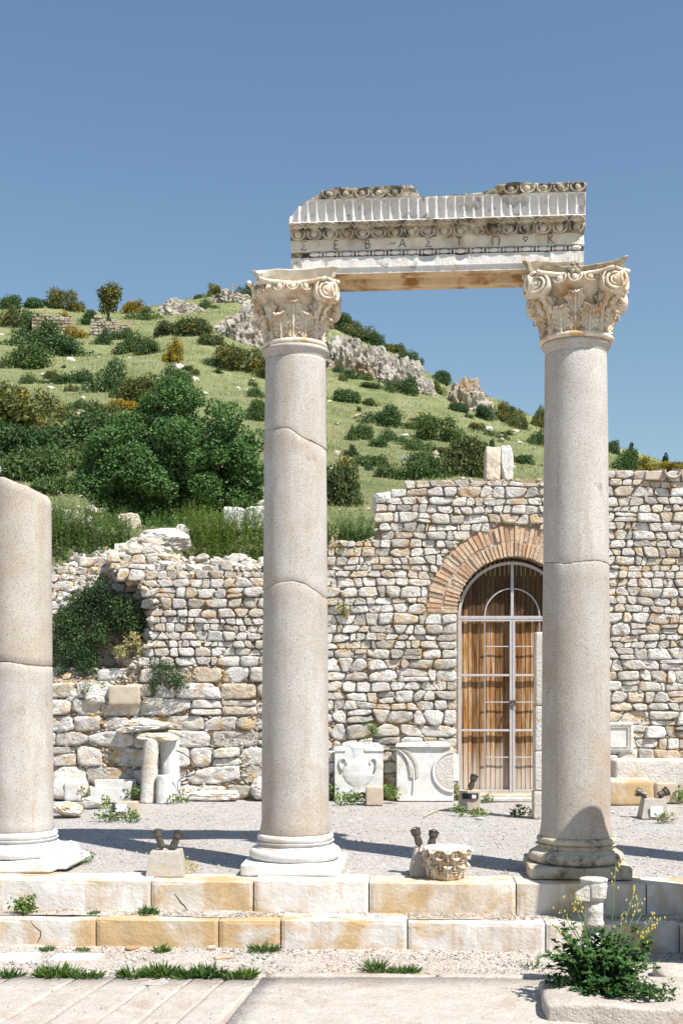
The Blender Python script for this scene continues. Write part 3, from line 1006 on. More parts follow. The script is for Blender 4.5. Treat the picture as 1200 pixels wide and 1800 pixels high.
# the core of the wall, open at the doorway
mb = MB()
xs_ = list(np.arange(WL, AX - ARI, 0.12)) + list(np.linspace(AX - ARI, AX + ARI, 41)) + list(np.arange(AX + ARI, WR, 0.12))
xs_ = sorted(set(round(float(v), 4) for v in xs_))
for a, b in zip(xs_, xs_[1:]):
    m_ = (a + b) / 2
    zt = min(topR(a), topR(b)) - 0.03
    z0 = -0.1
    if abs(m_ - AX) < ARI:
        z0 = AZ + math.sqrt(max(0.0, ARI ** 2 - (m_ - AX) ** 2))
    vs = [(a, YW + 0.012, z0), (b, YW + 0.012, z0), (b, YW + 0.012, zt), (a, YW + 0.012, zt), (a, YW + 0.62, z0), (b, YW + 0.62, z0), (b, YW + 0.62, zt), (a, YW + 0.62, zt)]
    mb.add(vs, [(0, 1, 2, 3), (7, 6, 5, 4), (3, 2, 6, 7), (0, 4, 5, 1), (0, 3, 7, 4), (1, 5, 6, 2)])
mb.build('wall_core', M['mortar'], rw)
# brick voussoirs in two rings
nb = 50
for ring, (r0, r1) in enumerate(((ARI, ARI + 0.225), (ARI + 0.236, ARO))):
    for k in range(nb):
        a0 = PI * (k + 0.09) / nb
        a1 = PI * (k + 0.91) / nb
        rnd = random.Random(ring * 100 + k)
        j0, j1 = r0 + rnd.uniform(-0.004, 0.012), r1 + rnd.uniform(-0.03, 0.02)
        th = rnd.uniform(0.70, 0.98)
        am, ha = (a0 + a1) / 2 + rnd.uniform(-0.004, 0.004), (a1 - a0) / 2 * th
        yo = YW - 0.012 + rnd.uniform(-0.018, 0.016)
        vs = []
        for yy in (yo, YW + 0.34):
            for rr, aa in ((j0, am - ha * 0.93), (j1, am - ha), (j1, am + ha), (j0, am + ha * 0.93)):
                vs.append(((rr * math.cos(aa)), yy, (rr * math.sin(aa))))
        b_ = MB().add(vs, [(0, 1, 2, 3), (7, 6, 5, 4), (0, 4, 5, 1), (1, 5, 6, 2), (2, 6, 7, 3), (3, 7, 4, 0)])
        b_.rough(0.006, 14, k + ring * 60)
        b_.build('brick', M['brick'], rw, (AX, 0, AZ))
# mortar bed behind and between the bricks
vs, fs = [], []
for k in range(41):
    a = PI * k / 40
    for rr in (ARI + 0.012, ARO - 0.01):
        for yy in (YW + 0.008, YW + 0.34):
            vs.append((AX + rr * math.cos(a), yy, AZ + rr * math.sin(a)))
for k in range(40):
    n0, n1 = k * 4, k * 4 + 4
    fs += [(n0, n0 + 2, n1 + 2, n1), (n0 + 1, n1 + 1, n1 + 3, n0 + 3), (n0, n1, n1 + 1, n0 + 1), (n0 + 2, n0 + 3, n1 + 3, n1 + 2)]
linkobj('arch_mortar', mesh('arch_mortar', vs, fs), M['rubble_small'], rw)
# jamb stones on both sides of the opening
for s in (-1, 1):
    z = 0.0
    k = 0
    while z < AZ - 0.1:
        h = random.uniform(0.16, 0.28)
        h = min(h, AZ - z)
        me = rock_block(0.16, 0.40, h - 0.015, 300 + k + s * 40, 0.012, 4, 0.12)
        o = linkobj('jamb_stone', me, M['rubble'], rw, (AX + s * (ARI + 0.085), YW + 0.215, z))
        z += h
        k += 1

# ---- the ruined wall on the left
top_l = [(wx(-120), wz(985)), (wx(60), wz(980)), (wx(100), wz(985)), (wx(140), wz(972)), (wx(185), wz(975)), (wx(235), wz(958)), (wx(262), wz(962)), (wx(290), wz(985)), (wx(330), wz(1000)), (wx(360), wz(1006)), (wx(400), wz(996)), (wx(440), wz(1003)), (wx(470), wz(990)), (wx(530), wz(972))]
def topL(u):
    return interp(top_l, u) + 0.10 * fbm(u, 3.3, 0.4, 3, 2.2)
lw = thing('ruined_rubble_wall', 'broken rubble wall with a collapsed bushy hollow, behind the leaning pillar fragments', 'wall')
hol = [(wz(1195), wx(215)), (wz(1170), wx(232)), (wz(1120), wx(262)), (wz(1060), wx(268)), (wz(1030), wx(250)), (wz(1000), wx(190))]
def hollow_edge(z):
    return interp(hol, z)
def yl(x, z):
    """the face leans back above; left of the break it falls away into the hollow"""
    y = YW
    if z > wz(1030):
        y += 0.55 * (z - wz(1030)) * (1.0 if x < wx(330) else 0.6)
    if z > wz(1200):
        e = hollow_edge(z)
        if x < e:
            y += min(0.55, (e - x) * 2.2) * min(1.0, (z - wz(1200)) / 0.25) + 0.16 * max(0, z - wz(1190))
    return y
LL, LR = wx(-130), wx(521)
def rowh_l(z, rnd):
    if z < wz(1255):
        return rnd.uniform(0.21, 0.31)
    if z < wz(1185):
        return rnd.uniform(0.19, 0.28)
    return rnd.uniform(0.085, 0.162)
po1 = lay_courses(LL, LR, wz(1190), rowh_l, topL, [], 21, wide=(1.2, 3.2), jit=0.10, gap=0.007)
po2 = lay_courses(LL, LR, 4.2, rowh_l, topL, [], 22, wide=(0.8, 2.1), jit=0.22, gap=0.007, zstart=max(p[1] for q in po1 for p in q) + 0.005)
build_stones(lw, po1 + po2, yl, M['rubble'], 25, keep=300, depth=(0.015, 0.075))
chips(lw, 7500, LL, LR, 0.0, topL, [], yl, 29, size=(0.014, 0.045))
nu, nz = 90, 60
vs, fs = [], []
for i in range(nu + 1):
    u = LL + (LR - LL) * i / nu
    for j in range(nz + 1):
        z = -0.1 + (topL(u) - 0.04 + 0.1) * j / nz
        vs.append((u, yl(u, z) + 0.018 + 0.015 * fbm(u, z, 1, 3, 4), z))
    vs.append((u, 21.4, topL(u) - 0.04))
Wn = nz + 2
for i in range(nu):
    for j in range(nz + 1):
        fs.append((i * Wn + j, (i + 1) * Wn + j, (i + 1) * Wn + j + 1, i * Wn + j + 1))
linkobj('wall_core', mesh('wall_core', vs, fs, True), M['mortar'], lw)

# loose stones tumbled along the broken crest and in the hollow
def loose_stones(name, label, root, n, seed, spot, size):
    r = random.Random(seed)
    mb = MB()
    for k in range(n):
        c = spot(r)
        sz = size[0] + (size[1] - size[0]) * r.random() ** 2
        sub = bmesh.new()
        bmesh.ops.create_icosphere(sub, subdivisions=1, radius=1.0)
        m = Euler((r.uniform(-0.5, 0.5), r.uniform(-0.4, 0.4), r.uniform(0, 6))).to_matrix()
        sc = Vector((sz * r.uniform(0.9, 1.6), sz * r.uniform(0.7, 1.2), sz * r.uniform(0.4, 0.8)))
        vs = []
        for v in sub.verts:
            kk = 1 + 0.45 * noise.noise(v.co * 1.3 + Vector((k * 3.1, 0, seed)))
            vs.append(c + m @ Vector((v.co.x * sc.x * kk, v.co.y * sc.y * kk, v.co.z * sc.z * kk)))
        fs = [tuple(v.index for v in f.verts) for f in sub.faces]
        sub.free()
        mb.add(vs, fs)
    o = mb.build(name, M['rubble_joined'], root)
    o['kind'] = 'stuff'
    o['label'] = label
def crest(r):
    x = r.uniform(wx(90), wx(462))
    t = r.random() ** 1.4
    y = yl(x, topL(x)) + 0.05 + t * 0.55
    return Vector((x, y, topL(x) - 0.03 + t * 0.22 + r.uniform(-0.02, 0.03)))
loose_stones('tumbled_stones', 'loose stones tumbled along the broken crest', lw, 420, 3, crest, (0.03, 0.13))
def slope(r):
    z = r.uniform(wz(1190), wz(985))
    e = hollow_edge(z)
    x = r.uniform(wx(85), min(e + 0.15, wx(275)))
    return Vector((x, yl(x, z) - 0.02, z))
loose_stones('fallen_stones', 'loose stones lying in the wall hollow', lw, 260, 7, slope, (0.03, 0.10))

# ================================================================== the colonnade
CM = (-0.4525, 12.29)                            # middle of the central column's base
ZSH0, ZSH1 = 0.358, 5.09                         # foot and top of the shafts
RB, RT = 0.330, 0.293
def shaft_r(z):
    t = (z - ZSH0) / (ZSH1 - ZSH0)
    return RB + (RT - RB) * (t ** 1.35)

def drum(parent, zb, zt, seed, chip=0.012, cap=True, foot=False):
    """one drum of a shaft between two break surfaces zb(x, y), zt(x, y), x and y in -1..1 across the shaft"""
    seg, rows = 96, 22
    vs, fs = [], []
    for i in range(rows + 1):
        if i == 0:
            t, kk = 0.0, 1
        elif i == rows:
            t, kk = 1.0, 1
        else:
            t, kk = (i - 1) / (rows - 2) , 0
        for k in range(seg):
            a = 2 * PI * k / seg
            cx, cy = math.cos(a), math.sin(a)
            z0, z1 = zb(cx, cy), zt(cx, cy)
            jag = 0.006 * fbm(cx * 3 + seed, cy * 3, 0.2, 4, 2.0)
            z0, z1 = z0 + jag * (0 if foot else 1), z1 + jag
            e = 0.016
            z = z0 + (z1 - z0) * t
            if i == 1:
                z = z0 + e
            elif i == rows - 1:
                z = z1 - e
            r = shaft_r(z)
            if kk:
                r -= chip * (0.7 + 1.0 * max(0, fbm(cx * 4 + seed, cy * 4, i, 3, 1.5)))
            elif i in (1, rows - 1):
                r -= 0.004 * max(0, fbm(cx * 5 + seed, cy * 5, i, 3))
            r += 0.0035 * fbm(cx * 1.5 + seed, cy * 1.5, z * 1.2, 3)
            if foot and z < ZSH0 + 0.05:
                r += 0.018
            vs.append((r * cx, r * cy, z))
    for i in range(rows):
        for k in range(seg):
            k2 = (k + 1) % seg
            fs.append((i * seg + k, i * seg + k2, (i + 1) * seg + k2, (i + 1) * seg + k))
    c0, c1 = len(vs), len(vs) + 1
    vs.append((0, 0, zb(0, 0)))
    vs.append((0, 0, zt(0, 0)))
    for k in range(seg):
        k2 = (k + 1) % seg
        fs.append((c0, k2, k))
        fs.append((c1, rows * seg + k, rows * seg + k2))
    return linkobj('shaft_drum', mesh('shaft_drum', vs, fs, True), M['granite'], parent)

def base_parts(parent, mat, plinth=0.505, broken=None, seed=0):
    h0, h1 = 0.0, 0.115
    me = rock_block(plinth * 2, plinth * 2, h1 - 0.004, 60 + seed, 0.008, 9, 0.05, 3.0)
    o = linkobj('plinth', me, mat, parent, (0, 0, 0.002))
    prof = [(0.40, 0.113)]
    for k in range(9):                                   # lower torus
        a = -PI / 2 + PI * k / 8
        prof.append((0.405 + 0.048 * math.cos(a), 0.168 + 0.053 * math.sin(a)))
    prof += [(0.392, 0.224), (0.392, 0.236)]
    for k in range(7):                                   # scotia
        a = PI * k / 6
        prof.append((0.384 - 0.030 * math.sin(a), 0.240 + 0.045 * k / 6))
    prof += [(0.368, 0.288)]
    for k in range(9):                                   # upper torus
        a = -PI / 2 + PI * k / 8
        prof.append((0.342 + 0.034 * math.cos(a), 0.325 + 0.034 * math.sin(a)))
    prof += [(0.33, 0.362)]
    mb = MB().lathe(prof, 72, None, 0.010, seed * 3.3 + 1)
    mb.build('base_moulding', mat, parent, smooth=True)

# ------------------------------------------------------------------ carved pieces shared by the capitals
def leaf_mesh(h, w, out, curl, r0, seed, lobes=5):
    nt, ns = 26, 15
    vs = []
    for layer in (0, 1):
        for i in range(nt + 1):
            t = i / nt
            # path of the midrib: up along the bell, then bending out and over
            if t < 0.72:
                q = t / 0.72
                rr, zz = r0 + out * 0.45 * q ** 2.0, h * 0.90 * q
            else:
                a = (t - 0.72) / 0.28 * PI * 0.92
                rr = r0 + out * 0.45 + curl * (1 - math.cos(a)) * 0.9
                zz = h * 0.90 + curl * math.sin(a) * 1.25
            ph = (t * lobes) % 1.0
            lob = 0.58 + 0.42 * math.sin(PI * min(1.0, ph * 1.12)) ** 0.7
            env = (0.70 + 0.30 * math.sin(PI * min(1, t * 1.05))) if t < 0.74 else max(0.10, 1.0 - ((t - 0.74) / 0.26) ** 1.6) * 0.86
            ww = w * env * lob
            for j in range(ns + 1):
                s = -1 + 2 * j / ns
                x = s * ww
                ridge = 0.010 * math.cos(s * PI * 5.0) * (1 - 0.3 * abs(s)) + 0.016 * math.exp(-(s / 0.13) ** 2)
                edge = 0.020 * abs(s) ** 2.2
                dr = ridge + edge
                zt = zz + abs(s) * 0.035 * (1 - t) + 0.012 * math.sin(t * lobes * 2 * PI) * abs(s)
                th = 0.0 if layer == 0 else -0.022
                # wrap on the round bell
                ang = x / max(r0, 0.05)
                rad = rr + dr + th
                vs.append((rad * math.sin(ang), -rad * math.cos(ang), zt))
    fs = []
    W = ns + 1
    L = (nt + 1) * W
    for i in range(nt):
        for j in range(ns):
            a = i * W + j
            fs.append((a, a + 1, a + W + 1, a + W))
            fs.append((L + a, L + a + W, L + a + W + 1, L + a + 1))
    for i in range(nt):
        for j in (0, ns):
            a = i * W + j
            fs.append((a, a + W, L + a + W, L + a))
    for j in range(ns):
        for i in (0, nt):
            a = i * W + j
            fs.append((a, a + 1, L + a + 1, L + a))
    vs = [Vector(v) + Vector((noise.noise(Vector(v) * 30 + Vector((seed, 0, 0))), noise.noise(Vector(v) * 30 + Vector((0, seed, 0))), noise.noise(Vector(v) * 30))) * 0.0035 for v in vs]
    return mesh('acanthus_leaf', vs, fs, True)

def volute_mesh(Rv, th, sgn, seed=0):
    """a scroll facing -Y, its outer end running in from +X*sgn ; origin at the eye"""
    mb = MB()
    prof = [(Rv * 0.98, th), (Rv, th * 0.3), (Rv * 0.97, -0.006), (Rv * 0.86, -0.010), (Rv * 0.80, 0.006), (0.001, 0.004)]
    rot = Matrix.Rotation(R(90), 4, 'X')
    mb.lathe([(r, -z) for r, z in prof], 40, rot, 0.003, seed)
    pts, rad = [], []
    turns = 2.4
    n = 60
    for i in range(n + 1):
        t = i / n
        a = PI / 2 + sgn * (-2 * PI * turns * t)
        r = Rv * (0.93 - 0.80 * t ** 0.85)
        pts.append((r * math.cos(a), -0.012, r * math.sin(a)))
        rad.append(0.017 - 0.009 * t)
    mb.tube(pts, rad, 8)
    mb.ball((0, -0.012, 0), (Rv * 0.17, 0.022, Rv * 0.17), 10, 6)
    mb.rough(0.003, 25, seed)
    return mb.mesh('volute', True)

def egg_mesh(w, h, d):
    """egg in its shell with a dart beside it, facing -Y, hanging from z=0"""
    mb = MB()
    mb.ball((0, -d * 0.1, -h * 0.48), (w * 0.235, d * 0.75, h * 0.48), 12, 8)
    pts = []
    for i in range(15):
        a = PI * i / 14
        pts.append((math.cos(a) * w * 0.42, -d * 0.45, -h * 0.35 - math.sin(a) * h * 0.62 if True else 0))
    pts = [(w * 0.42, -d * 0.35, 0)] + pts + [(-w * 0.42, -d * 0.35, 0)]
    mb.tube(pts, [w * 0.055] * len(pts), 6)
    mb.add([(w * 0.44, 0, 0), (w * 0.56, 0, 0), (w * 0.5, -d * 0.6, 0), (w * 0.5, -d * 0.2, -h)], [(0, 2, 3), (2, 1, 3), (0, 1, 2), (0, 3, 1)])
    return mb.mesh('egg', True)

def capital(parent, z0, seed, rot, mat, broken_corner=None, leaf_damage=(), lift_side=1, wide=1.14):
    """composite capital on a column; the bell carries leaves, scrolls, eggs and abacus as sub-parts"""
    H = 0.65
    prof = [(0.300, 0.0), (0.312, 0.012), (0.315, 0.028), (0.305, 0.045), (0.285, 0.06), (0.282, 0.25), (0.290, 0.36), (0.318, 0.43), (0.338, 0.455), (0.345, 0.47), (0.37, 0.485), (0.395, 0.515), (0.395, 0.545), (0.36, 0.56), (0.33, 0.575)]
    bell = MB().lathe(prof, 64, None, 0.006, seed).build('capital', mat, parent, (0, 0, z0), smooth=True)
    bell.rotation_euler = (0, 0, rot)
    bell.scale = (wide, wide, 1.0)
    rnd = random.Random(seed)
    # lower and upper acanthus leaves
    variants = [leaf_mesh(0.22, 0.098, 0.05, 0.036, 0.292, seed + 1), leaf_mesh(0.22, 0.098, 0.045, 0.028, 0.292, seed + 5)]
    tall = [leaf_mesh(0.36, 0.092, 0.07, 0.040, 0.284, seed + 2), leaf_mesh(0.355, 0.092, 0.06, 0.03, 0.284, seed + 7)]
    for k in range(8):
        o = linkobj('acanthus_leaf', rnd.choice(variants), mat, bell)
        o.location = (0, 0, 0.035)
        o.rotation_euler = (0, 0, 2 * PI * (k + 0.5) / 8)
        if k in leaf_damage:
            o.scale = (1, 1, 0.72)
        o = linkobj('acanthus_leaf', rnd.choice(tall), mat, bell)
        o.location = (0, 0, 0.035)
        o.rotation_euler = (0, 0, 2 * PI * k / 8)
    # leaf stalks that carry the scrolls at the four corners
    for k in range(4):
        if k == broken_corner:
            continue
        a = -PI / 4 + k * PI / 2
        mb = MB()
        d = Vector((math.cos(a), math.sin(a), 0))
        for off in (-0.16, 0.0, 0.16):
            b = Vector((math.cos(a + off), math.sin(a + off), 0))
            pts = [b * 0.29 + Vector((0, 0, 0.18)), b * 0.31 + Vector((0, 0, 0.28)), b.lerp(d, 0.3) * 0.345 + Vector((0, 0, 0.36)), d * 0.41 + b * 0.01 + Vector((0, 0, 0.415)), d * 0.47 + Vector((0, 0, 0.44))]
            mb.tube(pts, [0.016, 0.024, 0.034, 0.042, 0.030], 8)
        for q in range(7):
            t = q / 6
            c = d * (0.33 + 0.14 * t) + Vector((0, 0, 0.26 + 0.16 * t))
            for sg in (-1, 1):
                tv = Vector((-d.y, d.x, 0)) * sg
                mb.ball(c + tv * (0.045 + 0.012 * math.sin(q * 2)), (0.026, 0.026, 0.032), 6, 4)
        mb.rough(0.008, 22, seed + k).build('scroll_stalk', mat, bell, smooth=True)
    # scrolls: two at each corner, meeting on the diagonal
    Rv = 0.112
    for k in range(4):
        fa = k * PI / 2                                   # this side faces -Y turned by fa
        for s in (-1, 1):
            corner = (k + (0 if s > 0 else 3)) % 4        # corner index 0: +x,-y after turning
            if broken_corner is not None and corner == broken_corner:
                continue
            o = linkobj('volute', volute_mesh(Rv, 0.10, s, seed + k), mat, bell)
            m = Matrix.Rotation(fa, 4, 'Z') @ Matrix.Translation((s * 0.315, -0.385, 0.475)) @ Matrix.Rotation(s * R(20), 4, 'Z')
            o.matrix_local = m
        # flower channel running from scroll to scroll over the eggs
        pts = []
        for i in range(17):
            t = -1 + 2 * i / 16
            pts.append(Matrix.Rotation(fa, 3, 'Z') @ Vector((t * 0.31, -0.355 - 0.05 * abs(t) ** 2 - 0.015, 0.545 + 0.030 * abs(t) ** 2)))
        MB().tube(pts, [0.022] * 17, 8).rough(0.006, 20, seed + k).build('channel', mat, bell, smooth=True)
    em = egg_mesh(0.125, 0.085, 0.038)
    for k in range(20):
        a = 2 * PI * k / 20
        o = linkobj('egg', em, mat, bell)
        o.location = (0.388 * math.sin(a), -0.388 * math.cos(a), 0.552)
        o.rotation_euler = (R(-8), 0, a)
    # abacus with hollowed sides
    def ab_outline(s, dent):
        out = []
        for k in range(4):
            for i in range(14):
                t = -1 + 2 * i / 13
                x, y = t * s, -(s - dent * (1 - t * t) )
                if abs(t) == 1.0:
                    x *= 0.93
                p = Matrix.Rotation(k * PI / 2, 2) @ Vector((x, y))
                out.append(p)
        return out
    mb = MB()
    levels = [(0.558, 0.335, 0.02), (0.572, 0.365, 0.055), (0.590, 0.385, 0.062), (0.600, 0.392, 0.064), (0.603, 0.405, 0.066), (0.640, 0.425, 0.068), (0.650, 0.420, 0.068)]
    rings = [[Vector((p.x, p.y, z)) for p in ab_outline(s, d_)] for z, s, d_ in levels]
    n = len(rings[0])
    vs = [p for r_ in rings for p in r_]
    fs = []
    for i in range(len(rings) - 1):
        for k in range(n):
            k2 = (k + 1) % n
            fs.append((i * n + k, i * n + k2, (i + 1) * n + k2, (i + 1) * n + k))
    fs.append(tuple(range(n - 1, -1, -1)))
    fs.append(tuple((len(rings) - 1) * n + k for k in range(n)))
    out = []
    bc = None
    if broken_corner is not None:
        ba = -PI / 4 + broken_corner * PI / 2
        bc = Vector((math.cos(ba), math.sin(ba), 0))
    for p in vs:
        q = p.copy()
        if bc is not None:
            pr = q.dot(bc)
            lim = 0.47 + 0.03 * fbm(q.x * 4, q.y * 4, q.z * 6 + seed, 3, 2)
            if pr > lim:
                q -= bc * (pr - lim)
        # the outer rim is broken away here and there
        wear = fbm(q.x * 3 + seed, q.y * 3, 0.5, 3, 1.2)
        rim = max(0.0, -q.y - 0.30) if abs(q.x) < 0.30 or q.x * lift_side < 0 else max(0.0, -q.y - 0.30, abs(q.x) - 0.12)
        if q.z > 0.601:
            q.z += min(0.045, rim * 0.6)
        if q.z > 0.601 and wear > 0.05:
            q.z -= 0.05 * min(1, (wear - 0.05) * 3)
        out.append(q)
    mb.add(out, fs).rough(0.006, 14, seed)
    mb.build('abacus', M['fascia'] if seed % 2 else M['worn_shade_marble'], bell, smooth=False)
    for k in range(4):
        if (seed, k) == (31, 0):
            continue
        m = Matrix.Rotation(k * PI / 2, 4, 'Z')
        fb = MB()
        fb.ball((0, -0.375, 0.600), (0.058, 0.045, 0.050), 12, 8, m)
        for q in range(6):
            a = 2 * PI * q / 6
            fb.ball((0.04 * math.cos(a), -0.405, 0.600 + 0.036 * math.sin(a)), (0.022, 0.02, 0.02), 8, 5, m)
        fb.rough(0.006, 22, seed + k).build('fleuron', M['worn_shade_marble'], bell, smooth=True)
    return bell

def zy(py, cpx=None, s=181.5):
    """height of a mark seen at photo row py on the front of a shaft"""
    return EYE + (HY - py) / s

def prof_x(pts):
    return lambda x, y: zy(interp(pts, x))
def flat(z):
    return lambda x, y: z

GR = 'colonnade columns'
# central column
c1 = thing('column', 'granite column with two breaks carrying the left end of the carved beam', 'column', (CM[0], CM[1], 0), (0, 0, -PHI), GR)
base_parts(c1, M['marble_clean'], 0.478, seed=1)
k2 = prof_x([(-1, 1036), (-0.5, 1027), (0, 1023), (0.4, 1028), (1, 1052)])
k1 = prof_x([(-1, 752), (-0.1, 757), (0.35, 774), (1, 787)])
drum(c1, flat(ZSH0), k2, 1, 0.007, foot=True)
drum(c1, lambda x, y: k2(x, y) + 0.002, k1, 2, 0.007)
drum(c1, lambda x, y: k1(x, y) + 0.002, flat(ZSH1 - 0.10), 3, 0.004)
neck = [(RT - 0.004, ZSH1 - 0.105), (RT, ZSH1 - 0.10), (RT + 0.004, ZSH1 - 0.075), (RT + 0.012, ZSH1 - 0.06), (RT + 0.015, ZSH1 - 0.05), (RT + 0.030, ZSH1 - 0.042), (RT + 0.036, ZSH1 - 0.022), (RT + 0.030, ZSH1 - 0.004), (RT + 0.006, ZSH1)]
MB().lathe(neck, 72, None, 0.006, 4).build('necking', M['granite'], c1, smooth=True)
capital(c1, ZSH1, 31, R(3), M['capital'], broken_corner=3, lift_side=-1, wide=1.02)

# right column
p = rotline(CM, 2.72, 0, 0)
c2 = thing('column', 'granite column with one break carrying the right end of the carved beam', 'column', p, (0, 0, -PHI), GR)
base_parts(c2, M['worn_shade_marble'], 0.478, seed=2)  # darker than the other bases: dirt, with shade put into the colour
k3 = prof_x([(-1, 990), (-0.4, 997), (0.1, 993), (0.6, 991), (1, 996)])
drum(c2, flat(ZSH0), k3, 5, 0.006, foot=True)
drum(c2, lambda x, y: k3(x, y) + 0.003, flat(ZSH1 - 0.10), 6, 0.006)
MB().lathe(neck, 72, None, 0.008, 9).build('necking', M['granite'], c2, smooth=True)
capital(c2, ZSH1, 42, R(-7), M['capital'])

# left column, broken off on a slant
p = rotline(CM, -2.77, 0, 0)
c3 = thing('column', 'broken granite column without capital, its top sheared off on a slant', 'column', p, (0, 0, -PHI), GR)
base_parts(c3, M['marble_clean'], 0.47, seed=3)
k4 = prof_x([(-1, 1160), (0, 1164), (0.6, 1170), (1, 1172)])
sl_ = [(-1.0, 826), (-0.55, 833), (0.0, 840), (0.45, 849), (0.75, 857), (1.0, 872)]
drum(c3, flat(ZSH0), k4, 7, foot=True)
drum(c3, lambda x, y: k4(x, y) + 0.003, lambda x, y: zy(interp(sl_, x)) + 0.012 * fbm(x * 2, y * 2, 0, 3), 8, 0.016)
# mended corner block of that base
mb = MB().prism([(0.28, 0.002), (0.58, 0.012), (0.62, 0.05), (0.60, 0.10), (0.52, 0.11), (0.50, 0.19), (0.42, 0.21), (0.30, 0.14)], -0.30, 0.35)
mb.rough(0.015, 6, 3).build('mended_corner', M['marble_clean'], c3, bevel=0.008)

# next column of the row, beyond the right edge of the picture (its shadow falls across the gravel)
p = rotline(CM, 5.50, 0, 0)
c4 = thing('column', 'granite column of the same row just beyond the edge of the picture', 'column', p, (0, 0, -PHI), GR)
base_parts(c4, M['marble_clean'], 0.5, seed=4)
drum(c4, flat(ZSH0), flat(ZSH1 + 0.05), 10, 0.004, foot=True)
# broken pillar on the street side, also beyond the right edge (it shades the base of the right column)
bp = thing('pillar', 'broken stone pillar standing by the street beyond the edge of the picture', 'pillar', (3.46, 10.45, -0.53))
MB().lathe([(0.52, 0.0), (0.54, 0.05), (0.54, 0.25), (0.48, 0.30), (0.46, 0.40), (0.45, 2.2), (0.43, 3.05), (0.40, 3.22), (0.30, 3.34), (0.05, 3.40)], 40, None, 0.03, 2).build('shaft_drum', M['granite'], bp, smooth=True)

# ------------------------------------------------------------------ the carved architrave-frieze block
ZA = 5.74
BL = 2.775
ba = thing('architrave_block', 'carved marble beam with Greek letters lying on the two tall columns', 'beam', rotline(CM, -0.01, 0, 0), (0, 0, -PHI))
# front profile: (offset towards the viewer, height above the soffit)
PR = [(0.10, 0.03), (0.12, 0.0), (0.28, 0.0), (0.28, 0.045), (0.284, 0.048), (0.300, 0.054), (0.300, 0.062), (0.302, 0.155), (0.276, 0.160), (0.276, 0.212), (0.314, 0.217), (0.316, 0.320), (0.326, 0.324), (0.346, 0.36), (0.366, 0.398), (0.372, 0.403), (0.372, 0.410), (0.396, 0.420), (0.424, 0.440), (0.432, 0.447), (0.428, 0.455)]
NF = 16
for i in range(NF + 1):
    t = i / NF
    PR.append((0.398 + 0.028 * t ** 2.2, 0.459 + 0.200 * t))
PR += [(0.430, 0.663), (0.438, 0.668), (0.446, 0.700), (0.458, 0.735), (0.460, 0.760)]
top_poly = [(515, 378), (522, 366), (545, 352), (562, 343), (580, 334), (596, 331), (650, 329), (700, 327), (728, 325), (738, 331), (744, 345), (800, 342), (850, 336), (868, 332), (878, 324), (905, 320), (960, 321), (1000, 319), (1028, 318)]
def topz(u):
    px = 515 + u / BL * 513
    d = 12.29 - u * math.sin(PHI) - 0.45
    return EYE + (HY - interp(top_poly, px)) / F * d - ZA
NU = 420
sp_fl = BL / 32.0
vs, fs = [], []
NP = len(PR) + 3
for i in range(NU + 1):
    u = BL * i / NU
    tz = topz(u) + 0.010 * fbm(u * 6, 3, 0, 4, 2)
    endw = min(u, BL - u)
    row = []
    for (off, z) in PR:
        o_, z_ = off, z
        if 0.462 < z < 0.655:
            ph = (u % sp_fl) / sp_fl * 2 - 1
            q = (z - 0.462) / 0.193
            lim = 0.80
            if q > 0.72:
                lim = 0.80 * math.sqrt(max(0.0, 1 - ((q - 0.72) / 0.26) ** 2)) if q < 0.98 else 0.0
            if abs(ph) < lim:
                o_ -= 0.034 * math.sqrt(1 - (ph / 0.82) ** 2)
            elif abs(ph) > 0.84:
                o_ += 0.012
        wear = fbm(u * 2.2, z * 4, 7.7, 4, 1.6)
        if wear > 0.42:
            o_ -= 0.035 * min(1, (wear - 0.42) * 4)
        o_ += 0.003 * fbm(u * 9, z * 9, 2, 3, 2)
        if endw < 0.05:
            o_ -= (0.05 - endw) * 0.5 * (0.5 + fbm(z * 6, u, 3, 3))
        if z_ > tz:
            o_ = max(0.12, o_ - (z_ - tz) * 1.2)
            z_ = tz + 0.012 * fbm(u * 7, z * 20, 1, 3)
        row.append((u, -o_, ZA + z_))
    ztop = min(0.760, tz)
    row.append((u, 0.05, ZA + ztop + 0.01 * fbm(u * 5, 9, 2, 3)))
    row.append((u, 0.28, ZA + ztop * 0.94))
    row.append((u, 0.28, ZA))
    # soffit: recessed panel
    row.append((u, 0.12, ZA))
    inpanel = 0.50 < u < BL - 0.52
    row.append((u, 0.10, ZA + (0.055 if inpanel else 0.0)))
    row[0] = (u, -0.10, ZA + (0.055 if inpanel else 0.0))
    vs += row
W = len(PR) + 5
for i in range(NU):
    for j in range(W):
        j2 = (j + 1) % W
        fs.append((i * W + j, i * W + j2, (i + 1) * W + j2, (i + 1) * W + j))
fs.append(tuple(range(W)))
fs.append(tuple(NU * W + j for j in range(W - 1, -1, -1)))
me = mesh('block', vs, fs, False)
me.materials.append(M['marble'])
me.materials.append(M['patina_bounce'])
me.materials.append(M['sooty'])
me.materials.append(M['fascia'])
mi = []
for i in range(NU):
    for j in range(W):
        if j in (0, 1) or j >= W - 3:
            mi.append(1)  # soffit: ochre patina with bounced orange light put into its colour
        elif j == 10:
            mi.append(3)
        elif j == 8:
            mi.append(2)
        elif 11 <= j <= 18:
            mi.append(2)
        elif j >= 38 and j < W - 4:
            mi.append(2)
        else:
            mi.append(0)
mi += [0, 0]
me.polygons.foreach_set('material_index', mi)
block = linkobj('block', me, None, ba)
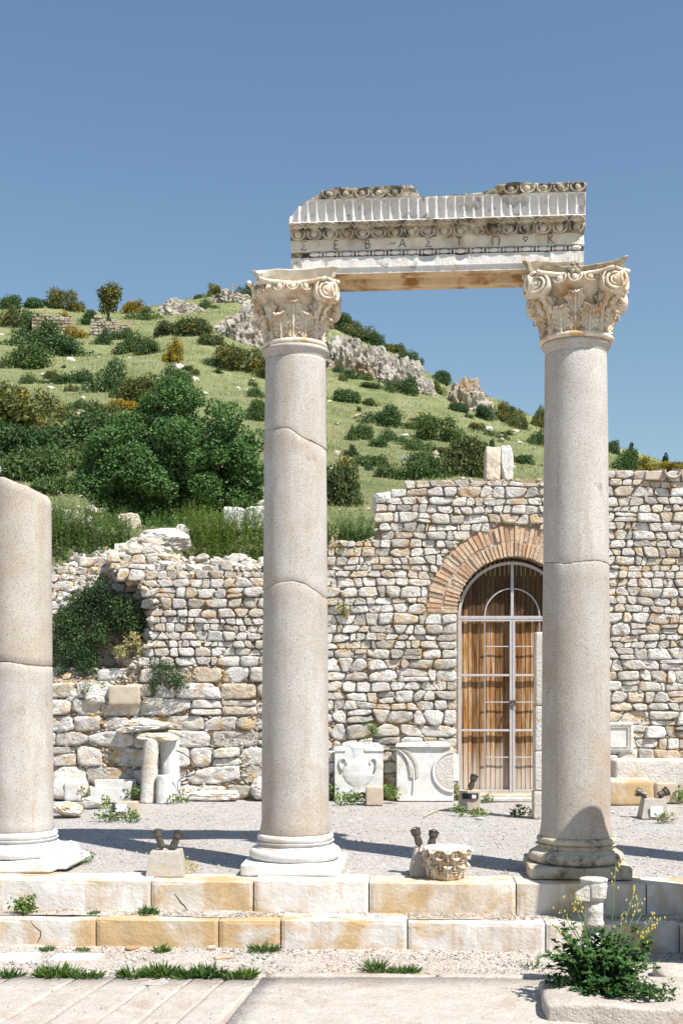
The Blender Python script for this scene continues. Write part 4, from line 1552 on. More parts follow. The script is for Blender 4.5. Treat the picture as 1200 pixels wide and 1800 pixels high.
# egg-and-dart row, leaf row above it, bead-and-reel row below the letters
eg = egg_mesh(0.150, 0.080, 0.045)
NE = 18
spe = BL / NE
for k in range(NE):
    o = linkobj('egg', eg, M['worn_shade_marble'], ba)
    o.location = ((k + 0.5) * spe, -0.348, ZA + 0.400)
    o.rotation_euler = (R(18), 0, 0)
def palmette():
    mb = MB()
    for q in range(-3, 4):
        a = q * 0.36
        l = 0.055
        mb.tube([(math.sin(a) * 0.012, 0, 0), (math.sin(a) * 0.035 , -0.010, math.cos(a) * l * 0.6), (math.sin(a) * 0.065, -0.022, math.cos(a) * l)], [0.004, 0.0085, 0.006], 6)
    pts = []
    for i in range(13):
        a = PI * i / 12
        pts.append((math.cos(a) * 0.074, -0.012 - 0.012 * math.sin(a), math.sin(a) * 0.060))
    mb.tube(pts, 0.006, 6)
    return mb.mesh('carved_leaf', True)
pm = palmette()
for k in range(NE):
    o = linkobj('carved_leaf', pm, M['worn_shade_marble'], ba)
    o.location = ((k + 0.5) * spe, -0.380, ZA + 0.404)
    o.rotation_euler = (R(30), 0, 0)
bead = MB().ball((0, 0, 0), (0.052, 0.030, 0.021), 12, 8).mesh('bead', True)
reel = MB().ball((0, 0, 0), (0.0135, 0.030, 0.023), 6, 6).mesh('reel', True)
for k in range(NE):
    u = (k + 0.5) * spe
    if not 0.10 < u < BL - 0.04:
        continue
    o = linkobj('bead', bead, M['marble'], ba)
    o.location = (u, -0.292, ZA + 0.187)
    for q in (-0.018, 0.018):
        if u + spe / 2 + q > BL - 0.06:
            continue
        o = linkobj('reel', reel, M['marble'], ba)
        o.location = (u + spe / 2 + q, -0.292, ZA + 0.187)
eg2 = egg_mesh(0.155, 0.076, 0.040)
for k in range(NE):
    u = (k + 0.5) * spe
    if topz(u - 0.06) > 0.715 and topz(u + 0.06) > 0.715:
        o = linkobj('egg', eg2, M['worn_shade_marble'], ba)
        o.location = (u, -0.434, ZA + 0.742)
        o.rotation_euler = (R(10), 0, 0)
# incised letters
LW = 0.0042
def letter(name, u, strokes, hgt=0.080, wid=0.062, z=0.228):
    mb = MB()
    for st in strokes:
        pts = [(x * wid, 0, y * hgt) for x, y in st]
        mb.tube(pts, LW, 6)
    o = mb.build(name, M['incised'], ba, (u, -0.3165, ZA + z))
    o.scale = (1, 0.5, 1)
def pxu(px):
    return (px - 515) / 513 * BL
SIG = [[(0.95, 1), (0.05, 1), (0.6, 0.5), (0.05, 0), (0.95, 0)]]
letter('letter_sigma', pxu(533), SIG)
letter('letter_epsilon', pxu(593), [[(0, 0), (0, 1)], [(0, 1), (0.6, 1)], [(0, 0.5), (0.5, 0.5)], [(0, 0), (0.6, 0)]])
letter('letter_beta', pxu(648), [[(0, 0), (0, 1)], [(0, 1), (0.45, 0.97), (0.55, 0.77), (0.42, 0.56), (0, 0.53)], [(0.42, 0.54), (0.65, 0.4), (0.62, 0.12), (0.42, 0), (0, 0)]])
letter('letter_alpha', pxu(707), [[(0, 0), (0.5, 1)], [(0.5, 1), (1, 0)], [(0.22, 0.42), (0.5, 0.28), (0.78, 0.42)]])
letter('letter_sigma', pxu(753), SIG)
letter('letter_tau', pxu(806), [[(0.5, 0), (0.5, 1)], [(0, 1), (1, 1)]])
om = [(0.5 + 0.5 * math.sin(a), 0.52 + 0.48 * math.cos(a)) for a in np.linspace(-2.5, 2.5, 20)]
letter('letter_omega', pxu(868), [[(0.0, 0.02), (0.22, 0.05)] + om + [(0.78, 0.05), (1.0, 0.02)]], wid=0.075)
hrt = [(0.5, 0.25), (0.15, 0.55), (0.05, 0.8), (0.25, 0.95), (0.5, 0.75), (0.75, 0.95), (0.95, 0.8), (0.85, 0.55), (0.5, 0.25), (0.45, 0.1)]
letter('ivy_leaf_mark', pxu(922), [hrt], 0.06, 0.05, 0.24)
letter('letter_kappa', pxu(966), [[(0, 0), (0, 1)], [(0.75, 1), (0.05, 0.48)], [(0.15, 0.55), (0.8, 0)]])

# ================================================================== doorway
DZ = 0.085                                      # top of the threshold
dr = thing('plank_door', 'weathered brown plank door behind an arched grey iron grille', 'door', (AX, YW, 0))
def dxp(px):
    return wx(px) - AX
# planks
xp = -ARI - 0.03
k = 0
while xp < ARI + 0.03:
    w = random.Random(500 + k).uniform(0.060, 0.082)
    rnd = random.Random(700 + k)
    y0 = 0.300 + rnd.uniform(-0.006, 0.006)
    zt = AZ + math.sqrt(max(0.01, (ARI + 0.05) ** 2 - min(abs(xp), abs(xp + w)) ** 2)) if min(abs(xp), abs(xp + w)) < ARI else AZ + 0.05
    MB().box(xp + 0.0045, xp + w - 0.0045, y0, y0 + 0.03, DZ + 0.01 + rnd.uniform(0, 0.012), zt).build('plank', M['wood'], dr)
    xp += w
    k += 1
# iron grille, one closed frame with two leaves
YG = 0.215
def bar(name, x0, x1, z0, z1, d=0.035, parent=dr, y=YG):
    return MB().box(x0, x1, y, y + d, z0, z1).build(name, M['metal'], parent, bevel=0.003, seg=1)
RF = ARI - 0.03                                 # outside of the arched frame
zr_ = wz(1084)
bar('frame_stile', -RF - 0.002, -RF + 0.055, DZ, zr_ - 0.028)
bar('frame_stile', RF - 0.055, RF + 0.002, DZ, zr_ - 0.028)
bar('frame_rail', -RF, RF, zr_ - 0.026, zr_ + 0.020, 0.042, y=YG - 0.004)
bar('frame_rail', -RF + 0.057, RF - 0.057, zr_ - 0.062, zr_ - 0.034, 0.030)
bar('bottom_rail', -RF + 0.057, -0.044, DZ, DZ + 0.034)
bar('bottom_rail', 0.044, RF - 0.057, DZ, DZ + 0.034)
bar('meeting_stile', -0.042, -0.003, DZ, zr_ - 0.064, 0.045, y=YG - 0.008)
bar('meeting_stile', 0.003, 0.042, DZ, zr_ - 0.064, 0.045, y=YG - 0.008)
for s in (-1, 1):
    for py in (1187, 1285):
        z = wz(py)
        a, b = sorted((s * (RF - 0.057), s * 0.044))
        bar('leaf_rail', a, b, z - 0.017, z + 0.017)
    a, b = sorted((s * 0.414, s * 0.428))
    bar('thin_bar', a, b, DZ + 0.036, zr_ - 0.064, 0.014, y=YG + 0.01)
    for py in (1136, 1235, 1333):
        z = wz(py)
        a, b = sorted((s * 0.412, s * 0.044))
        bar('thin_bar', a, b, z - 0.008, z + 0.008, 0.014, y=YG + 0.006)
def arc_bar(name, r0, r1, y0, y1, n=48):
    vs, fs = [], []
    for i in range(n + 1):
        a = PI * i / n
        for rr, yy in ((r0, y0), (r1, y0), (r1, y1), (r0, y1)):
            vs.append((rr * math.cos(a), yy, rr * math.sin(a)))
    for i in range(n):
        for j in range(4):
            j2 = (j + 1) % 4
            fs.append((i * 4 + j, i * 4 + j2, i * 4 + 4 + j2, i * 4 + 4 + j))
    fs += [(0, 1, 2, 3), (n * 4 + 3, n * 4 + 2, n * 4 + 1, n * 4)]
    return linkobj(name, mesh(name, vs, fs), M['metal'], dr, (0, 0, zr_ + 0.022))
arc_bar('arched_frame', RF - 0.045, RF, YG, YG + 0.035)
arc_bar('inner_arc', 0.410, 0.428, YG + 0.008, YG + 0.022, 32)
bar('fanlight_bar', -0.022, 0.022, zr_ + 0.022, zr_ + 0.022 + RF - 0.047)
lk = MB().box(-0.03, 0.05, YG - 0.045, YG - 0.010, wz(1235) - 0.035, wz(1235) + 0.03)
lk.tube([(0.0, YG - 0.05, wz(1237)), (-0.03, YG - 0.075, wz(1240)), (-0.02, YG - 0.08, wz(1248)), (0.02, YG - 0.06, wz(1248))], 0.008, 6)
lk.build('padlock', M['lamp_body'], dr)
# threshold
th = thing('threshold', 'long pale threshold stone under the plank door', 'threshold', (AX, YW + 0.12, 0))
me = rock_block(2 * ARI - 0.02, 0.52, DZ - 0.004, 77, 0.006, 8, 0.06)
linkobj('stone', me, M['step'], th)
th2 = linkobj('sill_stone', rock_block(1.5, 0.22, 0.055, 78, 0.01, 7, 0.10), M['plaster'])
th2.location = (AX + 0.1, YW - 0.27, -0.004)
tag(th2, 'broken sill stone lying before the plank door threshold', 'stone')

# ================================================================== stones, slabs and fragments along the wall
def G(px, py, d=None):
    """a spot on the terrace"""
    d = min(F * EYE / (py - HY), YW - 0.30)
    return Vector(((px - HX) / F * d, d, 0.0))
def put_block(name, label, cat, px0, px1, pyb, h_px, depth, mat, seed, amp=0.012, rnd=0.08, rz=0.0, rx=0.0, ry=0.0, cuts=6, z=None, dist=None, group=None):
    """a worn block whose front stands at photo row pyb (on the terrace, or at distance dist)"""
    if dist is None:
        p0 = G((px0 + px1) / 2, pyb)
    else:
        p0 = P((px0 + px1) / 2, pyb, dist)
    s = F / p0.y
    w, h = (px1 - px0) / s, h_px / s
    me = boulder_mesh(w, depth, h, seed, 3.0 if rnd > 0.19 else 5.0, 4, 0.14) if amp >= 0.014 else rock_block(w, depth, h, seed, amp, 9, rnd)
    o = linkobj(name, me, mat)
    o.location = (p0.x, p0.y + depth / 2, p0.z if z is None else z)
    o.rotation_euler = (rx, ry, rz)
    tag(o, label, cat, group)
    return o

# vase relief slab
def slab_thing(name, label, px0, px1, py0, py1, thick, lean=0.05):
    p0 = G((px0 + px1) / 2, py1)
    s = F / p0.y
    w, h = (px1 - px0) / s, (py1 - py0) / s
    t = thing(name, label, 'relief slab', (p0.x, p0.y, 0.0), (-lean, 0, 0))
    return t, w, h
t, w, h = slab_thing('vase_relief_slab', 'white marble slab carved with a two-handled vase, leaning on the wall', 588, 673, 1297, 1401, 0.16)
bm_ = MB()
bm_.prism([(-w / 2, 0), (w / 2, 0), (w / 2, h * 0.92), (w * 0.40, h * 0.985), (w * 0.05, h), (-w * 0.27, h * 0.99), (-w * 0.36, h * 0.93), (-w / 2, h * 0.91)], 0, 0.17)
bm_.build('slab', M['marble_clean'], t, bevel=0.008)
MB().box(-w / 2 - 0.012, -w * 0.27, -0.018, 0.01, h * 0.84, h * 0.89).box(w * 0.12, w / 2 + 0.01, -0.018, 0.01, h * 0.84, h * 0.89).build('moulding', M['marble_clean'], t, bevel=0.005)
vp = [(0.13, 0.075), (0.13, 0.095), (0.075, 0.115), (0.066, 0.20), (0.085, 0.235), (0.15, 0.27), (0.205, 0.325), (0.232, 0.39), (0.24, 0.398), (0.236, 0.41), (0.238, 0.47), (0.232, 0.55), (0.222, 0.60), (0.19, 0.625), (0.088, 0.64), (0.074, 0.69), (0.082, 0.76), (0.105, 0.83), (0.15, 0.885)]
vp = [(r * w / 0.75, z * h / 0.93) for r, z in vp]
m_ = Matrix.Translation((-0.01, 0.0, 0)) @ Matrix.Diagonal((1, 0.13, 1, 1))
vb = MB().lathe(vp, 40, m_, 0.0)
vb.build('vase_relief', M['marble_clean'], t, smooth=True)
for s in (-1, 1):
    pts = []
    for i in range(13):
        a = -0.6 + i / 12 * 4.0
        pts.append((s * (0.235 + 0.055 * math.cos(a)) * w / 0.75 - 0.01, -0.018, (0.60 + 0.075 * math.sin(a)) * h / 0.93))
    pts = [(s * 0.250 * w / 0.75 - 0.01, -0.015, 0.47 * h / 0.93)] + pts
    MB().tube(pts, [0.017] * len(pts), 8).build('handle_relief', M['marble_clean'], t, smooth=True)
# palm relief slab
t, w, h = slab_thing('palm_relief_slab', 'white marble slab carved with a palm branch and a broken shield disc', 697, 797, 1302, 1407, 0.16)
MB().prism([(-w / 2, 0.025), (-w / 2 + 0.03, 0), (w / 2, 0), (w / 2, h * 0.90), (-w / 2, h * 0.90)], 0, 0.16).build('slab', M['marble_clean'], t, bevel=0.008)
MB().prism([(-w / 2 - 0.02, h * 0.90 + 0.002), (w * 0.46, h * 0.90 + 0.002), (w * 0.45, h * 0.97), (w * 0.30, h * 1.0), (-w * 0.3, h * 0.985), (-w / 2, h * 0.97)], -0.045, 0.15).rough(0.008, 8, 4).build('cornice', M['marble'], t, bevel=0.006)
sp = [(-0.47, 0.86), (-0.34, 0.76), (-0.26, 0.66), (-0.215, 0.54), (-0.20, 0.42), (-0.205, 0.28), (-0.23, 0.12)]
spw = [(a * w, -0.008, b * h) for a, b in sp]
MB().tube(spw, [0.010, 0.014, 0.016, 0.017, 0.016, 0.014, 0.010], 8).build('palm_stem', M['marble_clean'], t, smooth=True)
for k in range(22):
    f = 0.03 + 0.70 * k / 21
    i0 = min(int(f * 6), 5)
    c = Vector(spw[i0]).lerp(Vector(spw[i0 + 1]), f * 6 - i0)
    for s in (-1, 1):
        l = 0.075 * (0.5 + 0.5 * math.sin(PI * (0.15 + 0.8 * f)))
        MB().tube([c, c + Vector((s * l * 0.7, -0.010, l * 0.55)), c + Vector((s * l * 1.25, 0.0, l * 0.85))], [0.010, 0.012, 0.003], 6).build('palm_leaflet', M['plaster'], t, smooth=True)
def disc_part(name, R0, R1, y, th_, mat):
    out = []
    for i in range(25):
        a = PI / 2 + PI * i / 24
        out.append((R0 * math.cos(a), R0 * math.sin(a)))
    if R1:
        for i in range(25):
            a = 3 * PI / 2 - PI * i / 24
            out.append((R1 * math.cos(a), R1 * math.sin(a)))
    MB().prism([(x + w * 0.495, z + h * 0.50) for x, z in out], y - th_, 0.005).build(name, mat, t)
disc_part('shield_rim', 0.315, 0.27, 0.0, 0.030, M['marble_clean'])
disc_part('shield_field', 0.262, 0, 0.0, 0.018, M['plaster'])
MB().prism([(w / 2 + 0.004, 0.30), (w / 2 + 0.085, 0.30), (w / 2 + 0.085, h * 0.78), (w / 2 + 0.004, h * 0.78)], 0.05, 0.16).build('slab_strip', M['marble_clean'], t, bevel=0.006)

put_block('stone_block', 'small tan square block standing before the vase slab', 'stone block', 643, 673, 1416, 33, 0.26, M['tan_block'], 3, 0.004, 0.04)
# framed panel built into the wall at the right
fp = thing('framed_panel', 'white marble panel with a stepped frame set in the wall beside the door', 'panel', P(1082, 1321, YW - 0.02))
wq, hq = 58 / S_W, 52 / S_W
MB().box(-wq / 2, wq / 2, -0.06, 0.14, 0, hq).build('slab', M['marble_clean'], fp, bevel=0.006)
for i, (k, th_) in enumerate(((0.86, 0.012), (0.70, 0.020))):
    a, b = wq * k / 2, hq * k / 2
    f = 0.018
    mb = MB()
    cz = hq / 2
    y0 = -0.06 - th_
    mb.box(-a, a, y0, -0.058, cz + b - f, cz + b).box(-a, a, y0, -0.058, cz - b, cz - b + f).box(-a, -a + f, y0 + 0.001, -0.058, cz - b + f, cz + b - f).box(a - f, a, y0 + 0.001, -0.058, cz - b + f, cz + b - f)
    mb.build('frame', M['plaster'], fp)
# plastered bench along the wall foot
be = linkobj('plaster_bench', rock_block(2.6, 0.42, (1400 - 1326) / S_W, 91, 0.012, 9, 0.05, 2.0), M['plaster'])
be.location = (wx(1068) + 1.3, YW - 0.26, -0.01)
tag(be, 'long low plastered bench against the wall foot beside the framed panel', 'bench')
put_block('stone_block', 'large pitted white block with a slanted top before the plaster bench', 'stone block', 1070, 1150, 1416, 44, 0.55, M['step'], 12, 0.012, 0.06, rz=R(-3))
put_block('stone_block', 'upright tan block between the pitted block and the small floodlight', 'stone block', 1154, 1191, 1412, 35, 0.22, M['tan_block'], 14, 0.004, 0.04)
# marble door-post standing free behind the right column
mp = thing('marble_post', 'slender marble post of four stacked pieces half hidden by the column', 'post', G(950, 1440))
ps = F / mp.location.y
z = 0.0
for i, (hp, wpx) in enumerate(((50, 24), (70, 20), (80, 19), (130, 17))):
    me = rock_block(wpx / ps, 0.22, hp / ps - 0.008, 130 + i, 0.006, 6, 0.05)
    linkobj('post_piece', me, M['plaster'], mp, (0.0, 0.12, z)).rotation_euler = (0, 0, R(random.uniform(-2, 2)))
    z += hp / ps

# --- fragments on the left
def pillar_frag(label, px, pyb, pyt, r_px, lean, seed, mat, pit=0.0):
    p0 = G(px, pyb)
    s = F / p0.y
    h, r = (pyb - pyt) / s, r_px / s
    o = MB().lathe([(r * 1.02, 0), (r * 1.02, 0.02), (r, 0.05)] + [(r * (1 - 0.03 * i / 10), 0.05 + (h - 0.07) * i / 10) for i in range(1, 11)] + [(r * 0.9, h)], 28, None, 0.015, seed).build('pillar_fragment', mat, None, (p0.x, p0.y + r + 0.05, -0.015), smooth=True)
    o.rotation_euler = (R(-4), lean, 0)
    tag(o, label, 'pillar fragment')
    return o
pillar_frag('tall rough pillar fragment leaning to the wall beside the trough', 256, 1412, 1298, 14, R(3.5), 3, M['plaster'])
pillar_frag('smooth tall pillar fragment with the black cable behind it', 297, 1402, 1290, 17, R(-1.5), 5, M['marble_clean'])
pillar_frag('short smooth pillar stump before the two leaning fragments', 286, 1413, 1362, 14, 0.0, 8, M['marble_clean'])
# block lying across on top, supported on the wall
put_block('stone_beam', 'long weathered beam stone jutting from the wall above the leaning pillars', 'stone', 202, 298, 1288, 24, 0.75, M['rubble'], 22, 0.025, 0.14, dist=YW - 0.30, ry=R(-2))
put_block('cap_stone', 'rounded flat stone resting across the heads of the leaning pillars', 'stone', 238, 310, 1305, 16, 0.5, M['rubble'], 23, 0.02, 0.25, dist=YW - 0.48)
put_block('ashlar_block', 'smooth dressed block with a moulded end high in the ruined wall', 'stone block', 190, 246, 1239, 34, 0.5, M['tan_block'], 24, 0.006, 0.05, dist=YW - 0.14)
put_block('rough_boulder', 'rounded rough boulder left of the smooth dressed block in the wall', 'boulder', 138, 188, 1241, 36, 0.5, M['rubble'], 25, 0.03, 0.22, dist=YW - 0.12)
put_block('white_stone', 'upright white stone left of the rounded boulder in the wall', 'stone', 115, 137, 1236, 30, 0.3, M['rubble'], 26, 0.02, 0.14, dist=YW - 0.08)
put_block('pale_block', 'pale squared block in the wall above the long beam stone', 'stone block', 248, 296, 1248, 26, 0.4, M['rubble'], 29, 0.02, 0.12, dist=YW - 0.12)
# curved marble ring segment and heap at the far left
put_block('rounded_slab', 'large rounded white slab leaning by the broken column', 'stone slab', 84, 152, 1392, 40, 0.30, M['plaster'], 31, 0.012, 0.30, rx=R(-12))
put_block('stone_block', 'small white block before the large rounded slab', 'stone block', 112, 141, 1408, 34, 0.22, M['marble_clean'], 32, 0.010, 0.10)
# trough
tr = thing('stone_trough', 'broken white stone trough with a hollowed top between the fragments', 'trough', G(196, 1411))
s = F / tr.location.y
wt, ht = 72 / s, 36 / s
mb = MB().prism([(-wt / 2, 0.0), (wt / 2 - 0.04, 0.0), (wt / 2, ht), (wt / 2 - 0.10, ht), (wt / 2 - 0.14, ht - 0.08), (-wt / 2 + 0.05, ht - 0.09), (-wt / 2 - 0.02, ht - 0.06)], 0, 0.06)
mb.rough(0.012, 7, 3)
mb.build('front', M['marble_clean'], tr, bevel=0.006)
MB().prism([(-wt / 2, 0.0), (wt / 2 - 0.04, 0.0), (wt / 2, ht + 0.01), (-wt / 2 - 0.02, ht)], 0.36, 0.43).rough(0.012, 7, 5).build('back', M['marble_clean'], tr, bevel=0.006)
MB().box(wt / 2 - 0.09, wt / 2 - 0.03, 0.062, 0.358, 0, ht - 0.01).build('side', M['marble_clean'], tr)
MB().box(-wt / 2 + 0.01, wt / 2 - 0.09, 0.062, 0.358, 0, 0.05).build('floor', M['marble_clean'], tr)
put_block('flat_slab', 'thin marble strip lying on the ground before the stone trough', 'stone slab', 152, 196, 1404, 8, 0.16, M['marble_clean'], 33, 0.006, 0.10)
put_block('drum_fragment', 'low tan and white drum fragment before the trough', 'stone', 138, 176, 1422, 19, 0.26, M['step'], 34, 0.014, 0.20)
put_block('rough_stone', 'large broken ochre stone beside the broken column foot', 'stone', 88, 140, 1438, 26, 0.42, M['step'], 35, 0.030, 0.20, rz=R(8))
put_block('stone_slab', 'flat tan slab lying under the black cable at the wall foot', 'stone slab', 326, 418, 1407, 17, 0.30, M['step'], 36, 0.014, 0.12)
put_block('boulder', 'rounded brown boulder by the wall foot behind the central column', 'boulder', 440, 480, 1396, 40, 0.4, M['rubble'], 37, 0.03, 0.28)
# black cable
pts = [P(x, y, YW - 0.42) for x, y in ((309, 1319), (322, 1324), (336, 1334), (344, 1346), (344, 1358), (336, 1364), (322, 1366), (314, 1372), (312, 1384), (316, 1396), (320, 1402))]
o = MB().tube(pts, 0.008, 6).build('black_cable', M['cable'], smooth=True)
tag(o, 'thin black cable looping on the wall beside the leaning pillars', 'cable')

# --- blocks on top of the walls and on the upper terrace
def top_block(name, label, cat, px0, px1, py0, py1, dist, depth, mat, seed, amp=0.02, rnd=0.12, rz=0.0, ry=0.0, sink=0.05, boxy=None):
    p0 = P((px0 + px1) / 2, py1, dist)
    s = F / dist
    me = boulder_mesh((px1 - px0) / s, depth, (py1 - py0) / s + sink, seed, boxy or (3.4 if rnd > 0.15 else 6.0), 4, 0.05 if boxy else 0.12)
    o = linkobj(name, me, mat, None, (p0.x, dist + depth / 2, p0.z - sink))
    o.rotation_euler = (0, ry, rz)
    tag(o, label, cat)
    return o
top_block('marble_fragment', 'white marble fragment on the arched wall top, left half of the split pair', 'marble block', 853, 879, 784, 838, YW + 0.12, 0.34, M['fascia'], 51, 0.022, 0.07, ry=R(1), boxy=16)
top_block('marble_fragment', 'white marble fragment on the arched wall top, right half of the split pair', 'marble block', 881, 903, 782, 838, YW + 0.14, 0.34, M['marble'], 52, 0.022, 0.07, ry=R(-1), boxy=16)
top_block('boulder', 'long white boulder lying on the ruined wall amid weeds', 'boulder', 243, 331, 926, 963, 19.9, 0.55, M['plaster'], 53, 0.075, 0.20, ry=R(-3))
top_block('marble_block', 'white upturned marble block at the central column, left of its twin', 'marble block', 389, 427, 890, 930, 21.2, 0.4, M['marble'], 54, 0.03, 0.14, ry=R(4), boxy=9)
top_block('marble_block', 'squared white marble block touching the central column on the terrace', 'marble block', 431, 468, 889, 926, 21.3, 0.4, M['marble'], 55, 0.02, 0.10, boxy=12)
top_block('stone_slab', 'white stone heap lying behind the weeds next to the broken column', 'stone', 96, 140, 893, 925, 22.2, 0.6, M['rubble'], 56, 0.03, 0.18)
top_block('stone_slab', 'small pale stone among the weeds, beside the white heap', 'stone', 140, 160, 903, 925, 22.0, 0.4, M['rubble'], 57, 0.03, 0.20)
top_block('stone_drum', 'round flat drum stone among the weeds under the big tree', 'stone', 203, 243, 900, 925, 22.3, 0.5, M['tan_block'], 58, 0.015, 0.22)
top_block('stone', 'white stone behind the long boulder on the terrace', 'stone', 306, 332, 920, 940, 20.9, 0.4, M['rubble'], 59, 0.02, 0.18)
top_block('quoin_stone', 'tall white stone at the ragged end of the arched wall', 'stone', 656, 690, 863, 905, YW + 0.35, 0.4, M['marble_clean'], 60, 0.02, 0.10)
# broken roof tile and its neighbours on the wall's right end
tl = thing('roof_tile', 'curved terracotta tile hanging over the wall top at the right edge', 'roof tile', P(1180, 850, YW - 0.06))
vs, fs = [], []
for i in range(17):
    a = -0.1 + (PI + 0.2) * i / 16
    for rr in (0.135, 0.115):
        for yy in (-0.10, 0.45):
            vs.append((rr * math.cos(a + PI), yy, rr * math.sin(a + PI) * 0.9 + 0.19 + (0.10 if yy > 0 else 0)))
for i in range(16):
    n0, n1 = i * 4, i * 4 + 4
    fs += [(n0, n1, n1 + 1, n0 + 1), (n0 + 2, n0 + 3, n1 + 3, n1 + 2), (n0, n0 + 2, n1 + 2, n1), (n0 + 1, n1 + 1, n1 + 3, n0 + 3)]
linkobj('tile_shell', mesh('tile_shell', vs, fs, True), M['tan_block'], tl)
MB().box(0.14, 0.42, -0.04, 0.4, 0.10, 0.20).rough(0.008, 8, 2).build('neighbour_tile', M['tan_block'], tl, bevel=0.01)
MB().box(-0.40, -0.13, -0.02, 0.4, 0.06, 0.19).rough(0.008, 8, 4).build('neighbour_tile', M['tan_block'], tl, bevel=0.01)

# ================================================================== floodlights on their concrete feet
def trapezoid(w0, w1, d0, d1, h):
    vs = [(-w0 / 2, -d0 / 2, 0), (w0 / 2, -d0 / 2, 0), (w0 / 2, d0 / 2, 0), (-w0 / 2, d0 / 2, 0), (-w1 / 2, -d1 / 2, h), (w1 / 2, -d1 / 2, h), (w1 / 2, d1 / 2, h), (-w1 / 2, d1 / 2, h)]
    return MB().add(vs, [(0, 3, 2, 1), (4, 5, 6, 7), (0, 1, 5, 4), (1, 2, 6, 5), (2, 3, 7, 6), (3, 0, 4, 7)])
def lamp(parent, base, tip, r=0.045):
    """a bell-shaped spotlight: bracket, housing from base to tip, glass and guard ring"""
    base, tip = Vector(base), Vector(tip)
    d = (tip - base).normalized()
    q = d.to_track_quat('Z', 'Y').to_matrix().to_4x4()
    L = (tip - base).length
    m = Matrix.Translation(base) @ q
    prof = [(r * 0.50, 0.0), (r * 0.62, 0.01), (r * 0.70, L * 0.35), (r * 0.72, L * 0.60), (r * 1.0, L * 0.66), (r * 1.05, L * 0.95), (r * 1.22, L * 0.97), (r * 1.22, L), (r * 1.02, L * 1.005), (r * 0.95, L * 0.93)]
    lp = MB().lathe(prof, 24, m).build('spotlight', M['lamp_body'], parent, smooth=False)
    gm = MB().lathe([(r * 0.93, L * 0.935), (r * 0.5, L * 0.945), (0.002, L * 0.95)], 20, m)
    gm.build('glass', M['lamp_glass'], lp)
    gr = MB()
    for a in (0, PI / 2):
        u = q.to_3x3() @ Vector((math.cos(a), math.sin(a), 0))
        gr.tube([tip - u * r * 1.1, tip + d * 0.014 - u * r * 0.5, tip + d * 0.018, tip + d * 0.014 + u * r * 0.5, tip + u * r * 1.1], 0.004, 5)
    gr.build('guard', M['lamp_body'], lp)
    br = MB().tube([Vector((base.x, base.y, 0)) + Vector((0, 0, parent['head'])), base + d * L * 0.2], 0.011, 6)
    br.tube([base + d * L * 0.05, base + d * L * 0.4], r * 0.85, 8)
    br.build('bracket', M['lamp_body'], lp)
def flood(label, px, pyb, w0, w1, h_px, lamps, mat=None, d0=0.32, rz=0.0):
    p0 = G(px, pyb)
    s = F / p0.y
    h = h_px / s
    t = thing('floodlight', label, 'floodlight', (p0.x, p0.y + d0 / 2, -0.005), (0, 0, rz), 'small floodlights on concrete feet')
    t['head'] = h
    trapezoid(w0 / s, w1 / s, d0, d0 * w1 / w0, h).rough(0.006, 9, px).build('concrete_foot', mat or M['concrete'], t, bevel=0.008)
    for (bx, bz, tx, tz, r) in lamps:
        lamp(t, (bx / s, 0, h + bz / s), (tx / s, 0.03, h + tz / s), r / s)
    return t
flood('twin floodlight on a trapezoid concrete foot beside the central column', 289, 1541, 68, 52, 44, [(-8, 3, -19, 33, 8), (10, 2, 22, 31, 8)])
f2 = flood('twin floodlight behind the carved capital fragment', 745, 1541, 48, 30, 48, [(-6, 4, -14, 32, 8.5), (14, 2, 20, 28, 8.5)])
f3 = flood('single floodlight on a hollow tan concrete block before the door', 826, 1424, 36, 36, 34, [(2, 2, 10, 26, 6.5)], M['tan_block'], 0.28)
o = MB().box(-0.11, 0.11, -0.155, -0.135, 0.16, 0.24).build('socket', M['cable'], f3)
o = MB().box(0.02, 0.08, -0.165, -0.150, 0.17, 0.22).build('junction_box', M['plate'], f3)
f4 = flood('twin floodlight with a white plate on its foot at the right edge', 1152, 1439, 50, 36, 34, [(-12, 5, -28, 12, 7.5), (10, 5, 26, 13, 7.5)], M['concrete'], 0.30)
s4 = F / f4.location.y
MB().box(-10 / s4, 12 / s4, -0.165, -0.145, 4 / s4, 22 / s4).build('plate', M['plate'], f4)
f5 = flood('low floodlight lying in the grass before the trough', 222, 1436, 40, 34, 26, [(-10, -10, -26, -12, 7)], M['tan_block'], 0.26)
s5 = F / f5.location.y
MB().box(-18 / s5, 2 / s5, -0.155, -0.135, 10 / s5, 24 / s5).build('plate', M['plate'], f5)
# thin cable snaking to the hollow block
o = MB().tube([G(745, 1437) + Vector((0, 0, 0.012)), G(760, 1428) + Vector((0, 0, 0.012)), G(772, 1424) + Vector((0, 0, 0.014)), G(790, 1424) + Vector((0, 0, 0.012)), G(806, 1423) + Vector((0, 0, 0.015))], 0.010, 6).build('ground_cable', M['tan_block'], smooth=True)
tag(o, 'thin cable on the gravel running to the hollow floodlight block', 'cable')

